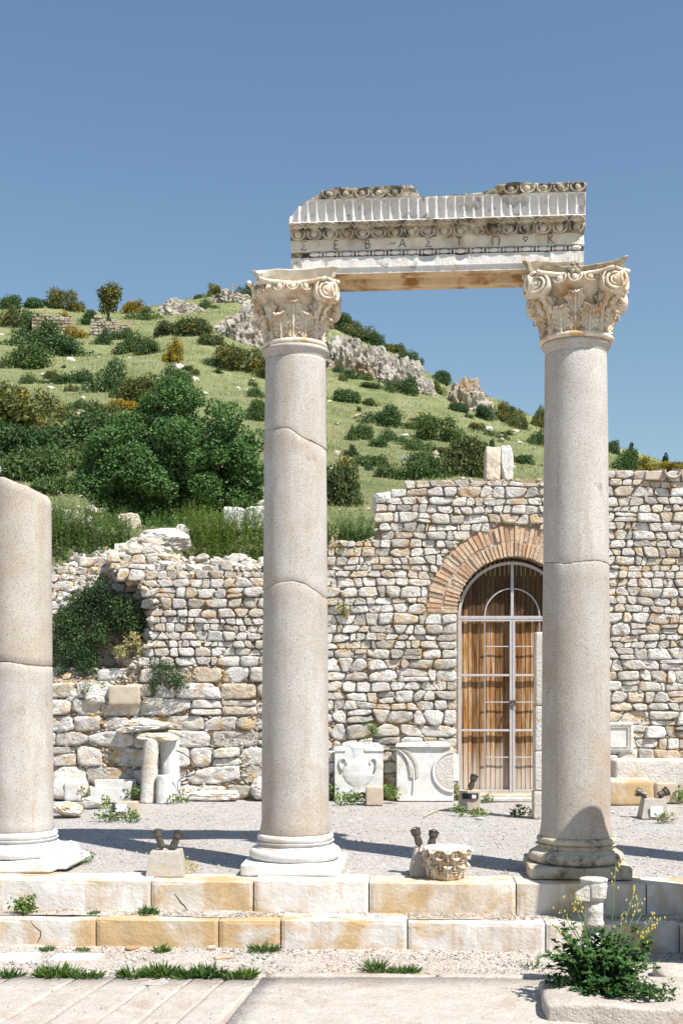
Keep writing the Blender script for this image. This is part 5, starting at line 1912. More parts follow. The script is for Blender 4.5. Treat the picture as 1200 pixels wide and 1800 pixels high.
# ------------------------------------------------------------------ carved capital fragment standing before the right floodlight
p0 = G(786, 1548)
s = F / p0.y
cf = thing('capital_fragment', 'small basket-shaped carved capital fragment standing on the upper step', 'capital fragment', (p0.x, p0.y + 0.17, -0.006))
hc = 54 / s
core = MB().lathe([(0.145, 0), (0.16, 0.02), (0.165, 0.08), (0.185, 0.17), (0.205, hc - 0.02), (0.215, hc - 0.008), (0.21, hc)], 40, None, 0.012, 6).build('core', M['patina_bounce'], cf, smooth=True)
for row, (zz, n, hh, ww, rr) in enumerate(((0.01, 9, 0.11, 0.058, 0.165), (0.10, 9, 0.10, 0.060, 0.180), (0.185, 10, 0.075, 0.06, 0.200))):
    lm = leaf_mesh(hh, ww, 0.03, 0.022, rr, 90 + row, 4)
    for k in range(n):
        o = linkobj('acanthus_leaf', lm, M['capital'], cf, (0, 0, zz))
        o.rotation_euler = (0, 0, 2 * PI * (k + 0.5 * (row % 2)) / n)
MB().lathe([(0.20, hc - 0.012), (0.222, hc - 0.004), (0.222, hc + 0.010), (0.19, hc + 0.014), (0.01, hc + 0.008)], 40, None, 0.012, 2).build('flat_top', M['marble_clean'], cf, smooth=True)

# ------------------------------------------------------------------ little carved post in the foreground
p0 = P(1043, 1668, 9.75)
zb = ZS - 0.02
mp2 = thing('fountain_post', 'small white marble post with a beaked head rising from the leafy plant', 'post', (p0.x, 9.75, zb))
s = F / 9.75
def zp(py):
    return EYE + (HY - py) / s - zb
MB().lathe([(0.13, 0), (0.13, zp(1700)), (0.10, zp(1668)), (0.085, zp(1660)), (0.045, zp(1655)), (0.048, zp(1640)), (0.045, zp(1630))], 24, None, 0.008, 1).build('foot', M['plaster'], mp2, smooth=True)
MB().lathe([(0.060, zp(1629)), (0.078, zp(1626)), (0.080, zp(1621)), (0.071, zp(1617)), (0.071, zp(1604)), (0.074, zp(1602)), (0.071, zp(1600)), (0.070, zp(1582))], 28, None, 0.004, 2).build('shaft_drum', M['plaster'], mp2, smooth=True)
hd = MB().lathe([(0.075, zp(1583)), (0.098, zp(1576)), (0.108, zp(1556)), (0.104, zp(1549)), (0.112, zp(1547)), (0.112, zp(1544)), (0.02, zp(1543))], 10, None, 0.006, 3)
hd.build('head', M['plaster'], mp2, bevel=0.003, seg=1)
bk = MB().add([(-0.05, -0.09, zp(1550)), (-0.05, 0.02, zp(1550)), (-0.05, -0.10, zp(1581)), (-0.05, 0.02, zp(1581)), (-0.155, -0.085, zp(1569)), (-0.155, -0.02, zp(1569)), (-0.16, -0.085, zp(1580)), (-0.16, -0.02, zp(1580))],
              [(0, 1, 3, 2), (0, 4, 5, 1), (2, 3, 7, 6), (0, 2, 6, 4), (1, 5, 7, 3), (4, 6, 7, 5)])
bk.build('beak', M['plaster'], mp2, bevel=0.010, seg=3)
MB().prism([(-0.09, zp(1655)), (0.0, zp(1658)), (-0.01, zp(1630)), (-0.055, zp(1622))], -0.02, 0.09).rough(0.006, 9, 1).build('flare', M['plaster'], mp2, bevel=0.006)
# foreground stone block at the bottom right
fb = linkobj('edge_block', rock_block(1.9, 0.85, 0.30, 5, 0.030, 16, 0.045, 3.4), M['paving'])
fb.location = (P(962, 1800, 8.95).x + 0.95, 9.16, ZS - 0.19)
fb.rotation_euler = (0, 0, R(-3))
tag(fb, 'big worn limestone block under the leafy plant at the bottom corner', 'stone block')
fb2 = linkobj('flat_stone', rock_block(1.1, 0.5, 0.16, 8, 0.025, 10, 0.12, 4.0), M['paving'])
fb2.location = (3.05, 9.98, ZS - 0.07)
tag(fb2, 'low flat limestone right behind the leafy plant', 'stone')

# ================================================================== plants
def leaf_cloud(C, D, N, L, Wd, fold=0.25, fine=False):
    """one pointed leaf per row of C: axis D, face normal about N, length L, half width Wd"""
    D = D / np.linalg.norm(D, axis=1, keepdims=True)
    S = np.cross(D, N)
    S /= np.maximum(np.linalg.norm(S, axis=1, keepdims=True), 1e-6)
    N2 = np.cross(S, D)
    L = L[:, None]
    Wd = Wd[:, None]
    n = len(C)
    if fine:
        rows = [C, C + D * L * 0.40 + S * Wd + N2 * Wd * fold, C + D * L * 0.45 - N2 * Wd * 0.1, C + D * L * 0.40 - S * Wd + N2 * Wd * fold, C + D * L * 0.96 - N2 * L * 0.15]
        V = np.stack(rows, 1).reshape(-1, 3)
        b = np.arange(n)[:, None] * 5
        Fc = np.concatenate([b + np.array(q) for q in ((0, 1, 2), (0, 2, 3), (1, 4, 2), (2, 4, 3))], 1).reshape(-1, 3)
    else:
        rows = [C, C + D * L * 0.45 + S * Wd + N2 * Wd * fold, C + D * L, C + D * L * 0.45 - S * Wd + N2 * Wd * fold]
        V = np.stack(rows, 1).reshape(-1, 3)
        b = np.arange(n)[:, None] * 4
        Fc = np.concatenate([b + np.array(q) for q in ((0, 1, 2), (0, 2, 3))], 1).reshape(-1, 3)
    return V, Fc

def unit(r, n):
    v = r.normal(size=(n, 3))
    return v / np.linalg.norm(v, axis=1, keepdims=True)

def crown(r, clumps, per, leaf, flat=0.85, fine=False, up=0.35, ragged=0.35):
    """leaves over a set of clumps (x, y, z, radius)"""
    Cs, Ds, Ns, Ls, Ws = [], [], [], [], []
    for (x, y, z, rad) in clumps:
        n = max(12, int(per * (rad ** 2)))
        u = unit(r, n)
        rr = rad * (1 - ragged * r.random(n) ** 1.5 + 0.18 * r.normal(size=n) * ragged)
        c = u * rr[:, None]
        c[:, 2] *= flat
        Cs.append(c + np.array((x, y, z)))
        d = u * 0.7 + unit(r, n) * 0.8 + np.array((0, 0, up - 0.25))
        Ds.append(d)
        Ns.append(u + unit(r, n) * 0.42 + np.array((0, 0, 0.35)))
        l = leaf * r.uniform(0.6, 1.25, n)
        Ls.append(l)
        Ws.append(l * r.uniform(0.28, 0.42, n))
    return leaf_cloud(np.concatenate(Cs), np.concatenate(Ds), np.concatenate(Ns), np.concatenate(Ls), np.concatenate(Ws), 0.25, fine)

def bush_proto(seed, per=2300, leaf=0.075):
    """an uneven bush of two to five lobes, about two across and one high"""
    r = np.random.default_rng(seed + 40)
    cl = []
    for q in range(r.integers(3, 6)):
        lx, ly = r.uniform(-0.58, 0.58), r.uniform(-0.4, 0.4)
        lr = r.uniform(0.26, 0.50)
        lh = r.uniform(0.45, 1.0)
        for k in range(int(16 * lr / 0.35)):
            u = unit(r, 1)[0]
            cl.append((lx + u[0] * lr * 0.8, ly + u[1] * lr * 0.8, max(0.08, lh * (0.5 + 0.42 * u[2])), r.uniform(0.13, 0.27)))
    for k in range(9):
        a = r.uniform(0, 2 * PI)
        cl.append((math.cos(a) * r.uniform(0.5, 1.1), math.sin(a) * 0.5, r.uniform(0.05, 0.30), r.uniform(0.08, 0.2)))
    V, Fc = crown(r, cl, per, leaf, ragged=0.5)
    V[:, 2] = np.maximum(V[:, 2], -0.12)
    return np_mesh('bush', V, Fc)
PROTO = [bush_proto(k) for k in range(9)]
def protos(mat):
    out = []
    for p in PROTO:
        q = p.copy()
        q.materials.append(mat)
        out.append(q)
    return out
PG, PO, PY = protos(M['bush']), protos(M['bush_olive']), protos(M['bush_yellow'])

def hit(px, py):
    """where the line of sight through a photo pixel meets the hillside"""
    d = 30.5
    while d < RIDGE_Y + 4:
        x = (px - HX) / F * d
        if terrain(x, d) >= EYE + (HY - py) / F * d:
            return d
        d *= 1.006
    return RIDGE_Y - 1.0

bush_n = 0
def bush(px, py, w, h, kind='g', label=None, name='bush'):
    global bush_n
    d = hit(px, py)
    if label is None:
        group = {'g': 'green hillside bushes', 'o': 'olive hillside bushes', 'y': 'yellow broom bushes'}[kind]
        label = {'g': 'dark green rounded bush on the grassy hillside', 'o': 'olive brown-green bush on the grassy hillside', 'y': 'yellow flowering broom bush on the hillside'}[kind]
    else:
        group = 'bushes on the hillside'
    me = {'g': PG, 'o': PO, 'y': PY}[kind][(bush_n * 5) % 9]
    o = linkobj(name, me)
    x = (px - HX) / F * d
    z = terrain(x, d)
    s = d / F
    o.location = (x, d + 0.3 * w * s, EYE + (HY - py) * s - 0.04 * h * s)
    o.scale = (w * s / 1.72, w * s / 2.0, h * s / 0.88)
    o.rotation_euler = (0, 0, (bush_n % 2) * PI + 0.4 * math.sin(bush_n * 1.7))
    tag(o, label, 'bush', group)
    bush_n += 1
    return o
B = [
 (45, 612, 115, 48, 'g', 'wide dark bush below the ruined wall on the far left slope'), (112, 628, 125, 48, 'g', 'long dark bush mass below the yellow broom by the ruin'), (35, 648, 95, 44, 'g'),
 (112, 678, 82, 34, 'g', 'low dark bush alone in the pale grass below the dark bush mass'), (62, 676, 56, 22, 'g'), (55, 590, 60, 44, 'g'), (22, 578, 64, 44, 'o'), (20, 545, 70, 34, 'g'), (66, 545, 60, 34, 'g'), (112, 548, 60, 42, 'o', 'rounded treelike bush on the skyline above the ruined wall'),
 (150, 572, 46, 32, 'g'), (115, 580, 34, 34, 'y', 'yellow-green broom bush growing against the ruined wall'), (135, 598, 44, 26, 'y', 'orange-yellow flowering broom below the ruined wall'), (174, 606, 38, 30, 'g'), (234, 552, 54, 26, 'y', 'yellowish bush on the skyline right of the pale olive tree'),
 (250, 566, 56, 30, 'g'), (284, 594, 66, 36, 'o'), (336, 592, 80, 46, 'o', 'broad olive bush in front of the pale skyline rock'), (300, 640, 38, 44, 'y', 'small yellowish tree standing alone on the upper slope'), (268, 622, 56, 30, 'g'), (226, 622, 76, 36, 'g'), (205, 600, 46, 28, 'g'),
 (372, 545, 50, 24, 'g'), (376, 524, 34, 26, 'o', 'rounded bush on the skyline left of the summit rock'), (440, 528, 44, 30, 'g'), (350, 528, 30, 14, 'g'), (372, 610, 60, 36, 'o'), (424, 656, 96, 50, 'o', 'big dark olive bush below the summit rock'), (462, 668, 60, 56, 'o'), (380, 648, 56, 26, 'g'), (446, 682, 18, 14, 'g'),
 (172, 690, 84, 62, 'g', 'tall dark bush on the slope above the big tree'), (243, 712, 92, 54, 'o', 'olive bush with yellow tips just above the big tree'), (290, 700, 70, 58, 'g'), (310, 672, 50, 26, 'g'), (212, 722, 70, 26, 'y'), (205, 700, 40, 30, 'g'),
 (40, 770, 190, 100, 'o', 'largest olive bush at the left edge of the slope'), (128, 790, 170, 72, 'g', 'long dark bush left of the big tree'), (30, 850, 130, 76, 'g'), (95, 745, 120, 66, 'o'), (10, 810, 120, 70, 'g'), (150, 830, 90, 50, 'g'), (75, 800, 130, 60, 'g'), (96, 874, 110, 56, 'g'), (182, 752, 70, 46, 'o'), (442, 740, 56, 44, 'g'), (450, 700, 36, 22, 'g'), (18, 706, 70, 40, 'o'), (120, 720, 56, 20, 'g'), (330, 655, 30, 14, 'g'),
 (608, 668, 70, 22, 'g'), (642, 684, 56, 16, 'g'), (604, 708, 62, 32, 'g', 'dark bush beside the central column below the cliff'), (662, 748, 88, 34, 'g', 'flat dark bush amid the grass right of the central column'), (655, 716, 44, 20, 'g'), (627, 774, 58, 30, 'g'), (720, 756, 36, 20, 'g'), (700, 782, 78, 32, 'g'), (664, 788, 46, 18, 'g'), (736, 794, 56, 24, 'g'),
 (610, 892, 100, 96, 'o', 'tall leafy bush right of the central column above the wall'), (652, 822, 76, 34, 'g'), (772, 776, 80, 48, 'g'), (805, 838, 120, 84, 'o', 'broad bush mass behind the arched wall left of the marble fragments'), (758, 846, 90, 60, 'g'), (700, 846, 70, 32, 'g'), (936, 782, 48, 28, 'g', 'dark rounded bush touching the right column'), (922, 818, 56, 20, 'g'),
 (880, 742, 66, 36, 'o'), (846, 738, 46, 30, 'g'), (802, 724, 46, 22, 'g'), (700, 692, 66, 30, 'g'), (770, 694, 46, 30, 'o'), (946, 752, 36, 36, 'o'), (908, 756, 44, 30, 'o', 'brownish bush on the skyline left of the right column'), (872, 772, 44, 20, 'g'),
 (600, 580, 50, 34, 'g'), (630, 594, 54, 30, 'o'), (662, 608, 54, 28, 'g'), (692, 620, 52, 26, 'o'), (722, 642, 44, 26, 'g'), (770, 672, 44, 26, 'g'), (850, 706, 30, 22, 'y'), (895, 728, 34, 20, 'g'),
 (1090, 828, 60, 40, 'g', 'green bush behind the wall top right of the right column'), (1080, 800, 34, 26, 'g'), (1132, 832, 64, 30, 'y', 'yellow broom bush behind the wall top, left of the tall cypress'), (1174, 832, 74, 24, 'y', 'yellow broom bush behind the roof tile at the right edge'), (1110, 818, 30, 18, 'g'),
]
ZONES = [('on the skyline left of the columns', lambda x, y: x < 470 and y < 552), ('around the hilltop ruins', lambda x, y: x < 260 and y < 612), ('below the summit rocks', lambda x, y: 260 <= x < 480 and y < 660),
         ('on the open left slope', lambda x, y: x < 260 and y < 740), ('around the big tree', lambda x, y: x < 480), ('along the cliff crest', lambda x, y: x < 780 and y < 676 and y < 560 + (x - 580) * 0.62),
         ('in grass under the cliff', lambda x, y: x < 760 and y < 730), ('on the mid slope between columns', lambda x, y: x < 780 and y < 800), ('just above the arched wall', lambda x, y: x < 830 and y >= 800), ('near the right column skyline', lambda x, y: x < 960), ('behind the far right wall', lambda x, y: True)]
ORD = ['first', 'second', 'third', 'fourth', 'fifth', 'sixth', 'seventh', 'eighth', 'ninth', 'tenth', 'eleventh', 'twelfth']
LOOK = {'g': 'dark green bush', 'o': 'olive green bush', 'y': 'yellow broom bush'}
buckets = {}
for i, b in enumerate(B):
    if len(b) < 6:
        zn = next(k for k, (_, f) in enumerate(ZONES) if f(b[0], b[1]))
        buckets.setdefault((zn, b[4]), []).append(i)
autolabel = {}
for (zn, kd), ids in buckets.items():
    ids.sort(key=lambda i: B[i][0])
    for q, i in enumerate(ids):
        autolabel[i] = LOOK[kd] + ' ' + ZONES[zn][0] + (', ' + ORD[q] + ' from the left' if len(ids) > 1 else '')
for i, b in enumerate(B):
    bush(*(tuple(b) if len(b) == 6 else tuple(b) + (autolabel[i],)))
rr_ = random.Random(77)
for k in range(46):                                # low tussocks between them
    px = rr_.choice([rr_.uniform(0, 460), rr_.uniform(580, 950)])
    lo_y = 590 + max(0, (px - 560)) * 0.42
    py = rr_.uniform(max(600, lo_y + 20), 840)
    o = bush(px, py, 12 + 34 * rr_.random() ** 2, 6 + 14 * rr_.random() ** 2, rr_.choice('ggoo'))
    o.name = 'tussock'
    tag(o, 'small low tussock in the pale grass of the hillside', 'tussock', 'low tussocks on the hillside')
# pale olive tree on the skyline
d = hit(190, 565)
s = d / F
ot = thing('olive_tree', 'pale feathery tree on the skyline right of the ruined wall', 'tree', ((190 - HX) * s, d, terrain((190 - HX) * s, d)))
r = np.random.default_rng(91)
cl = [(r.normal() * 0.45, r.normal() * 0.4, r.uniform(1.0, 2.9), r.uniform(0.35, 0.62)) for _ in range(26)]
V_, F_ = crown(r, cl, 380, 0.22, 1.2, up=-0.3)
linkobj('crown', np_mesh('crown', V_, F_), M['bush_olive'], ot)
MB().tube([(0, 0, -0.2), (0.05, 0, 0.8), (0.0, 0, 1.8)], [0.16, 0.12, 0.06], 7).build('trunk', M['bark'], ot)
# cypresses on the right
for (px, py, w, h, lab) in ((1109, 804, 12, 24, 'dark cypress on the slope line between the right column and the yellow broom'), (1117, 808, 7, 14, 'tiny dark cypress right beside the first cypress'), (1169, 826, 17, 28, 'tallest dark cypress above the yellow broom bushes'), (1184, 830, 8, 16, 'small cypress left of the last one at the edge'), (1191, 830, 7, 15, 'last small cypress towards the right edge')):
    d = 118.0
    p0 = P(px, py, d)
    s = d / F
    t = thing('cypress_tree', lab, 'cypress', p0, group='cypresses on the hill line')
    r = np.random.default_rng(int(px))
    Hh, Ww = h * s, w * s
    cl = []
    for k in range(22):
        q = k / 21
        rad = Ww * 0.42 * (1 - q) ** 0.7 + 0.05
        cl.append((r.normal() * rad * 0.3, r.normal() * rad * 0.3, -0.4 + (Hh + 0.4) * q, rad))
    V_, F_ = crown(r, cl, 700, 0.16, 1.3, up=0.9)
    linkobj('crown', np_mesh('crown', V_, F_), M['cypress'], t)
    MB().tube([(0, 0, -1.2), (0, 0, Hh * 0.5)], [0.12, 0.05], 6).build('trunk', M['bark'], t)

# ------------------------------------------------------------------ rocks and ruins on the hill
def outcrop(label, px, pyb, w, h, seed, depth=0.7, dist=None, cat='rock'):
    d = dist or hit(px, pyb)
    s = d / F
    bm = bmesh.new()
    bmesh.ops.create_icosphere(bm, subdivisions=5, radius=1.0)
    for v in bm.verts:
        p = v.co.copy()
        q = p * 1.5 + Vector((seed, seed * 0.3, 0))
        k = 1 + 0.34 * fbm(q.x, q.y, q.z, 5, 1.0)
        ridge_ = abs(noise.noise(q * 2.3 + Vector((3, 3, 3))))
        k -= 0.34 * ridge_
        crk = abs(noise.noise(Vector((q.x * 4.0, q.y * 4.0, q.z * 1.6 + 9))))
        k -= 0.16 * max(0, 0.25 - crk) / 0.25
        v.co = Vector((p.x * k * w * s / 2, p.y * k * w * s / 2 * depth, p.z * k * h * s * 0.98))
    me = bpy.data.meshes.new('rock')
    bm.to_mesh(me)
    bm.free()
    o = linkobj('rock_outcrop', me, M['cliff'])
    x = (px - HX) * s
    o.location = (x, d + 0.35 * w * s * depth, EYE + (HY - pyb) * s)
    tag(o, label, cat)
    return o
outcrop('pale summit crag left of the central capital', 436, 606, 116, 80, 3)
outcrop('low pale rock on the skyline crest left of the summit crag', 405, 532, 76, 28, 5)
outcrop('flat whitish rock on the skyline behind the olive bush', 312, 554, 92, 32, 7, 0.5)
outcrop('reddish pale cliff face right beside the central column', 604, 656, 100, 74, 11)
outcrop('middle of the pale cliff below the skyline bushes', 658, 668, 104, 66, 13)
outcrop('lower right end of the pale cliff on the slope', 710, 682, 96, 56, 17)
outcrop('small pale rock between the cliff and the lone crag', 742, 694, 50, 30, 19)
outcrop('lone craggy rock on the slope midway between the columns', 824, 722, 84, 62, 23)
outcrop('small white stone lying in the grass above the yellowish tree', 308, 598, 18, 8, 29)
def field_stone(r):
    y = 32 + 100 * r.random() ** 1.3
    x = r.uniform(-0.30, 0.22) * y
    return Vector((x, y, terrain(x, y) + 0.02))
loose_stones('field_stones', 'pale stones lying scattered in the grass of the hillside', None, 260, 12, field_stone, (0.08, 0.42))
def ruin(label, px, pyb, w, h, seed):
    """a ragged piece of rubble masonry standing on the slope"""
    d = hit(px, pyb) - 1.0
    s = d / F
    W, H = w * s, h * s + 0.6
    x0, z0 = (px - HX) * s, EYE + (HY - pyb) * s - 0.6
    t = thing('ruined_tower_wall', label, 'ruin', (x0, d, z0))
    tf = lambda u: H * (0.86 + 0.30 * fbm(u * 0.7 + seed, seed, 0, 3, 1.2))
    mb = MB()
    n = 26
    for i in range(n):
        a_, b_ = -W / 2 + W * i / n, -W / 2 + W * (i + 1) / n
        mb.box(a_, b_ - 0.001, 0.10, 0.95, 0, max(0.2, min(tf(a_), tf(b_)) - 0.08))
    mb.build('wall_core', M['mortar'], t)
    mb = MB()
    for k, q in enumerate(lay_courses(-W / 2, W / 2, H * 1.3, lambda z, r_: r_.uniform(0.18, 0.38), tf, [], seed, wide=(0.9, 2.4), jit=0.18, gap=0.02)):
        vs, fs, (cx, cz), _ = stone_geo(q, random.Random(k + seed).uniform(0.03, 0.16), seed + k)
        mb.add([Vector(v) + Vector((cx, 0.08, cz)) for v in vs], fs)
    o = mb.build('masonry', M['ruin'], t)
    o['kind'] = 'stuff'
ruin('broad pale ruined wall near the skyline on the left', 92, 586, 72, 40, 3)
ruin('low sloping ruined wall right of the yellow broom', 182, 588, 46, 30, 5)
ruin('narrow upright stump of ruined wall at the end of the low one', 217, 588, 22, 32, 9)
d = RIDGE_Y - 2
fl = thing('flagpole', 'tiny red flag on a pole above the summit rock', 'flag', P(410, 520, d))
fl.scale = (0.6, 0.6, 0.8)
MB().tube([(0, 0, -0.4), (0, 0, 1.6)], 0.05, 6).build('pole', M['metal'], fl)
MB().add([(0.05, 0, 1.55), (0.42, 0.05, 1.5), (0.40, 0.0, 1.15), (0.05, -0.02, 1.2), (0.05, 0.03, 1.55), (0.42, 0.08, 1.5), (0.40, 0.03, 1.15), (0.05, 0.01, 1.2)], [(0, 1, 2, 3), (7, 6, 5, 4), (0, 4, 5, 1), (1, 5, 6, 2), (2, 6, 7, 3), (3, 7, 4, 0)]).build('flag', M['flag'], fl)

# ------------------------------------------------------------------ the big tree on the terrace
TD = 31.5
s = TD / F
tb = P(330, 945, TD)
bt = thing('fig_tree', 'large dense dark green tree growing behind the ruined wall', 'tree', (tb.x, TD, terrain(tb.x, TD) - 0.1))
r = np.random.default_rng(5)
lobes = [(352, 800, 108, 122), (215, 830, 78, 92), (300, 740, 60, 68), (420, 815, 52, 92), (185, 850, 50, 62), (270, 850, 100, 70), (395, 870, 72, 60), (320, 700, 36, 34), (240, 760, 40, 44)]
cl = []
for (lx, ly, rx, ry) in lobes:
    nn = int(rx * ry / 190)
    for _ in range(nn):
        u = unit(r, 1)[0]
        q = r.random() ** 0.33 * 0.88
        p = P(lx + u[0] * rx * q, ly - u[2] * ry * q, TD)
        cl.append((p.x - tb.x, u[1] * rx * q * s * 0.85, p.z - bt.location.z, r.uniform(0.22, 0.42)))
V_, F_ = crown(r, cl, 4600, 0.078, 0.80, up=0.2, ragged=0.32)
V_[:, 2] = np.maximum(V_[:, 2], 0.02)
linkobj('crown', np_mesh('crown', V_, F_), M['tree'], bt)
tk = MB()
tk.tube([(0.2, 0, -0.2), (0.25, 0.05, 0.7), (0.15, 0.0, 1.5), (0.2, 0, 2.6)], [0.20, 0.16, 0.12, 0.05], 9)
for (ex, ey, ez) in ((-1.6, 0.2, 1.9), (-0.9, -0.4, 2.4), (1.2, 0.3, 2.3), (0.6, 0.5, 3.0), (-1.2, 0.6, 1.4), (1.0, -0.4, 1.8)):
    tk.tube([(0.2, 0, 0.5 + 0.1 * ez), (ex * 0.5, ey * 0.5, 0.5 + ez * 0.55), (ex, ey, ez)], [0.10, 0.07, 0.03], 7)
tk.build('trunk', M['bark'], bt, smooth=True)

# ------------------------------------------------------------------ weeds: upright leafy stems
def weeds(name, label, spots, n, hgt, leaf, mat, seed, sink=0.0, ground=terrain, lean=0.15, per=26):
    """a thick stand of stems; spots: (x, y, rx, ry) patches on the ground"""
    r = np.random.default_rng(seed)
    Cs, Ds, Ns, Ls = [], [], [], []
    tot = sum(q[2] * q[3] for q in spots)
    for (x, y, rx, ry) in spots:
        m = int(n * rx * ry / tot)
        for _ in range(m):
            a, q = r.uniform(0, 2 * PI), math.sqrt(r.random())
            bx, by = x + math.cos(a) * q * rx, y + math.sin(a) * q * ry
            bz = ground(bx, by) - sink
            h = r.uniform(*hgt) * (1.0 - 0.35 * q ** 3)
            tl_ = r.normal(size=2) * lean
            k = max(6, int(per * h / hgt[1]))
            t = r.uniform(0.05, 1.0, k)
            c = np.stack([bx + tl_[0] * h * t ** 1.5, by + tl_[1] * h * t ** 1.5, bz + h * t], 1)
            ang = r.uniform(0, 2 * PI, k)
            d = np.stack([np.cos(ang), np.sin(ang), r.uniform(0.1, 1.0, k)], 1)
            Cs.append(c)
            Ds.append(d)
            Ns.append(np.stack([-np.cos(ang) * 0.3, -np.sin(ang) * 0.3, np.ones(k)], 1))
            Ls.append(leaf * r.uniform(0.5, 1.2, k) * (1.15 - 0.6 * t))
    L = np.concatenate(Ls)
    V_, F_ = leaf_cloud(np.concatenate(Cs), np.concatenate(Ds), np.concatenate(Ns), L, L * 0.24, 0.2)
    o = linkobj(name, np_mesh(name, V_, F_), mat)
    tag(o, label, 'weeds', None, 'stuff')
    return o
weeds('weeds', 'tall green weeds on the terrace between the broken column and the long boulder', [(P(150, 950, 20.9).x, 20.9, 0.75, 0.55), (P(200, 950, 20.6).x, 20.6, 0.55, 0.45), (P(100, 950, 21.2).x, 21.2, 0.7, 0.6), (P(40, 950, 21.2).x, 21.2, 0.8, 0.6)], 1000, (0.40, 0.72), 0.052, M['weed'], 3, 0.02, per=44)
weeds('weeds', 'tall pale green weeds on the terrace beside the central column', [(P(370, 960, 20.7).x, 20.7, 0.42, 0.5), (P(430, 960, 20.9).x, 20.9, 0.6, 0.6), (P(455, 960, 20.3).x, 20.3, 0.3, 0.25), (P(345, 950, 21.3).x, 21.3, 0.4, 0.4)], 760, (0.40, 0.70), 0.050, M['weed'], 4, 0.02, per=40)
weeds('weeds', 'green weeds on the terrace between the central column and the wall end', [(P(590, 950, 20.6).x, 20.6, 0.5, 0.4), (P(635, 950, 20.8).x, 20.8, 0.4, 0.4), (P(540, 950, 20.8).x, 20.8, 0.4, 0.4)], 480, (0.30, 0.58), 0.050, M['weed'], 6, 0.02, per=40)
weeds('weeds', 'low weeds growing at the foot of the big tree', [(P(280, 930, 23.5).x, 23.5, 2.4, 1.2), (P(420, 930, 24).x, 24.0, 1.8, 1.2), (P(120, 930, 24).x, 24.0, 2.0, 1.4)], 420, (0.15, 0.40), 0.09, M['weed'], 8, 0.02)

def blades(name, label, spots, n, hgt, wid, mat, seed, ground, kind='stuff', cat='grass', spread=0.5):
    r = np.random.default_rng(seed)
    tot = sum(q[2] * q[3] for q in spots)
    Cs, Ds, Ls, Ws = [], [], [], []
    for (x, y, rx, ry) in spots:
        m = max(3, int(n * rx * ry / tot))
        a, q = r.uniform(0, 2 * PI, m), np.sqrt(r.random(m))
        bx, by = x + np.cos(a) * q * rx, y + np.sin(a) * q * ry
        bz = np.array([ground(u, v) for u, v in zip(bx, by)])
        Cs.append(np.stack([bx, by, bz - 0.005], 1))
        out = np.stack([np.cos(a) * q * spread * 1.6, np.sin(a) * q * spread * 1.6, np.ones(m)], 1)
        Ds.append(out + r.normal(size=(m, 3)) * spread * np.array((1, 1, 0.2)))
        l = r.uniform(hgt[0], hgt[1], m) * (1 - 0.3 * q)
        Ls.append(l)
        Ws.append(np.full(m, wid) * r.uniform(0.7, 1.3, m))
    C, D, L = np.concatenate(Cs), np.concatenate(Ds), np.concatenate(Ls)
    N = np.cross(D, r.normal(size=D.shape))
    V_, F_ = leaf_cloud(C, D, N, L, np.concatenate(Ws), 0.3)
    o = linkobj(name, np_mesh(name, V_, F_), mat)
    tag(o, label, cat, None, kind)
    return o
blades('grass', 'dry yellow grass on the broken top of the ruined wall', [(P(375, 990, 19.9).x, 19.9, 0.55, 0.22), (P(300, 975, 19.95).x, 19.95, 0.4, 0.2), (P(440, 990, 19.9).x, 19.9, 0.3, 0.2), (P(250, 975, 20.2).x, 20.2, 0.4, 0.2)], 2400, (0.08, 0.26), 0.006, M['drygrass'], 3, lambda x, y: max(terrain(x, y), topL(x) - 0.06))
# grass over the hill, thin enough to let the slope show
r = np.random.default_rng(33)
m = 90000
yy = 30 + 108 * r.random(m) ** 1.6
xx = r.uniform(-0.36, 0.36, m) * yy
Zt = np.array([terrain(a, b) for a, b in zip(xx, yy)])
sc = yy / 60.0
D = np.stack([r.normal(size=m) * 0.4, r.normal(size=m) * 0.4, np.ones(m)], 1)
V_, F_ = leaf_cloud(np.stack([xx, yy, Zt - 0.03], 1), D, np.cross(D, r.normal(size=(m, 3))), r.uniform(0.10, 0.30, m) * sc ** 0.5, 0.015 * sc * r.uniform(0.6, 1.3, m), 0.2)
o = linkobj('hill_grass', np_mesh('hill_grass', V_, F_), M['hillgrass'])
tag(o, 'pale seeding grass covering the hillside', 'grass', None, 'stuff')

# ------------------------------------------------------------------ shrubs in the hollow of the ruined wall
def wall_shrub(label, px, pyb, w, h, dist, seed, mat, leaf=0.055, name='wall_shrub', flat=0.9, per=2600):
    s = dist / F
    p0 = P(px, pyb, dist)
    r = np.random.default_rng(seed)
    W, H = w * s, h * s
    cl = []
    for k in range(max(7, int(w * h / 260))):
        u = r.uniform(-1, 1)
        zz = r.uniform(0.12, 0.95)
        k2 = math.sqrt(max(0.05, 1 - u * u))
        cl.append((u * W * 0.42, r.uniform(-0.25, 0.20) * W * 0.5, zz * H * k2 * 0.95, r.uniform(0.11, 0.20) * min(1.0, W / 0.55)))
    V_, F_ = crown(r, cl, per * 3.6, leaf * 0.62, flat, up=0.4, ragged=0.45)
    me = np_mesh(name, V_, F_)
    t = thing(name, label, 'shrub', p0, group='shrubs rooted in the walls')
    linkobj('foliage', me, mat, t)
    st = MB()
    for k in range(5):
        c = cl[k % len(cl)]
        st.tube([(0, 0.05, 0.0), (c[0] * 0.5, c[1] * 0.5, c[2] * 0.5), (c[0], c[1], c[2])], [0.012, 0.009, 0.004], 5)
    st.build('stem', M['bark'], t)
    return t
wall_shrub('dark shrub filling the upper part of the wall hollow', 165, 1105, 120, 92, YW + 0.42, 3, M['ivy'])
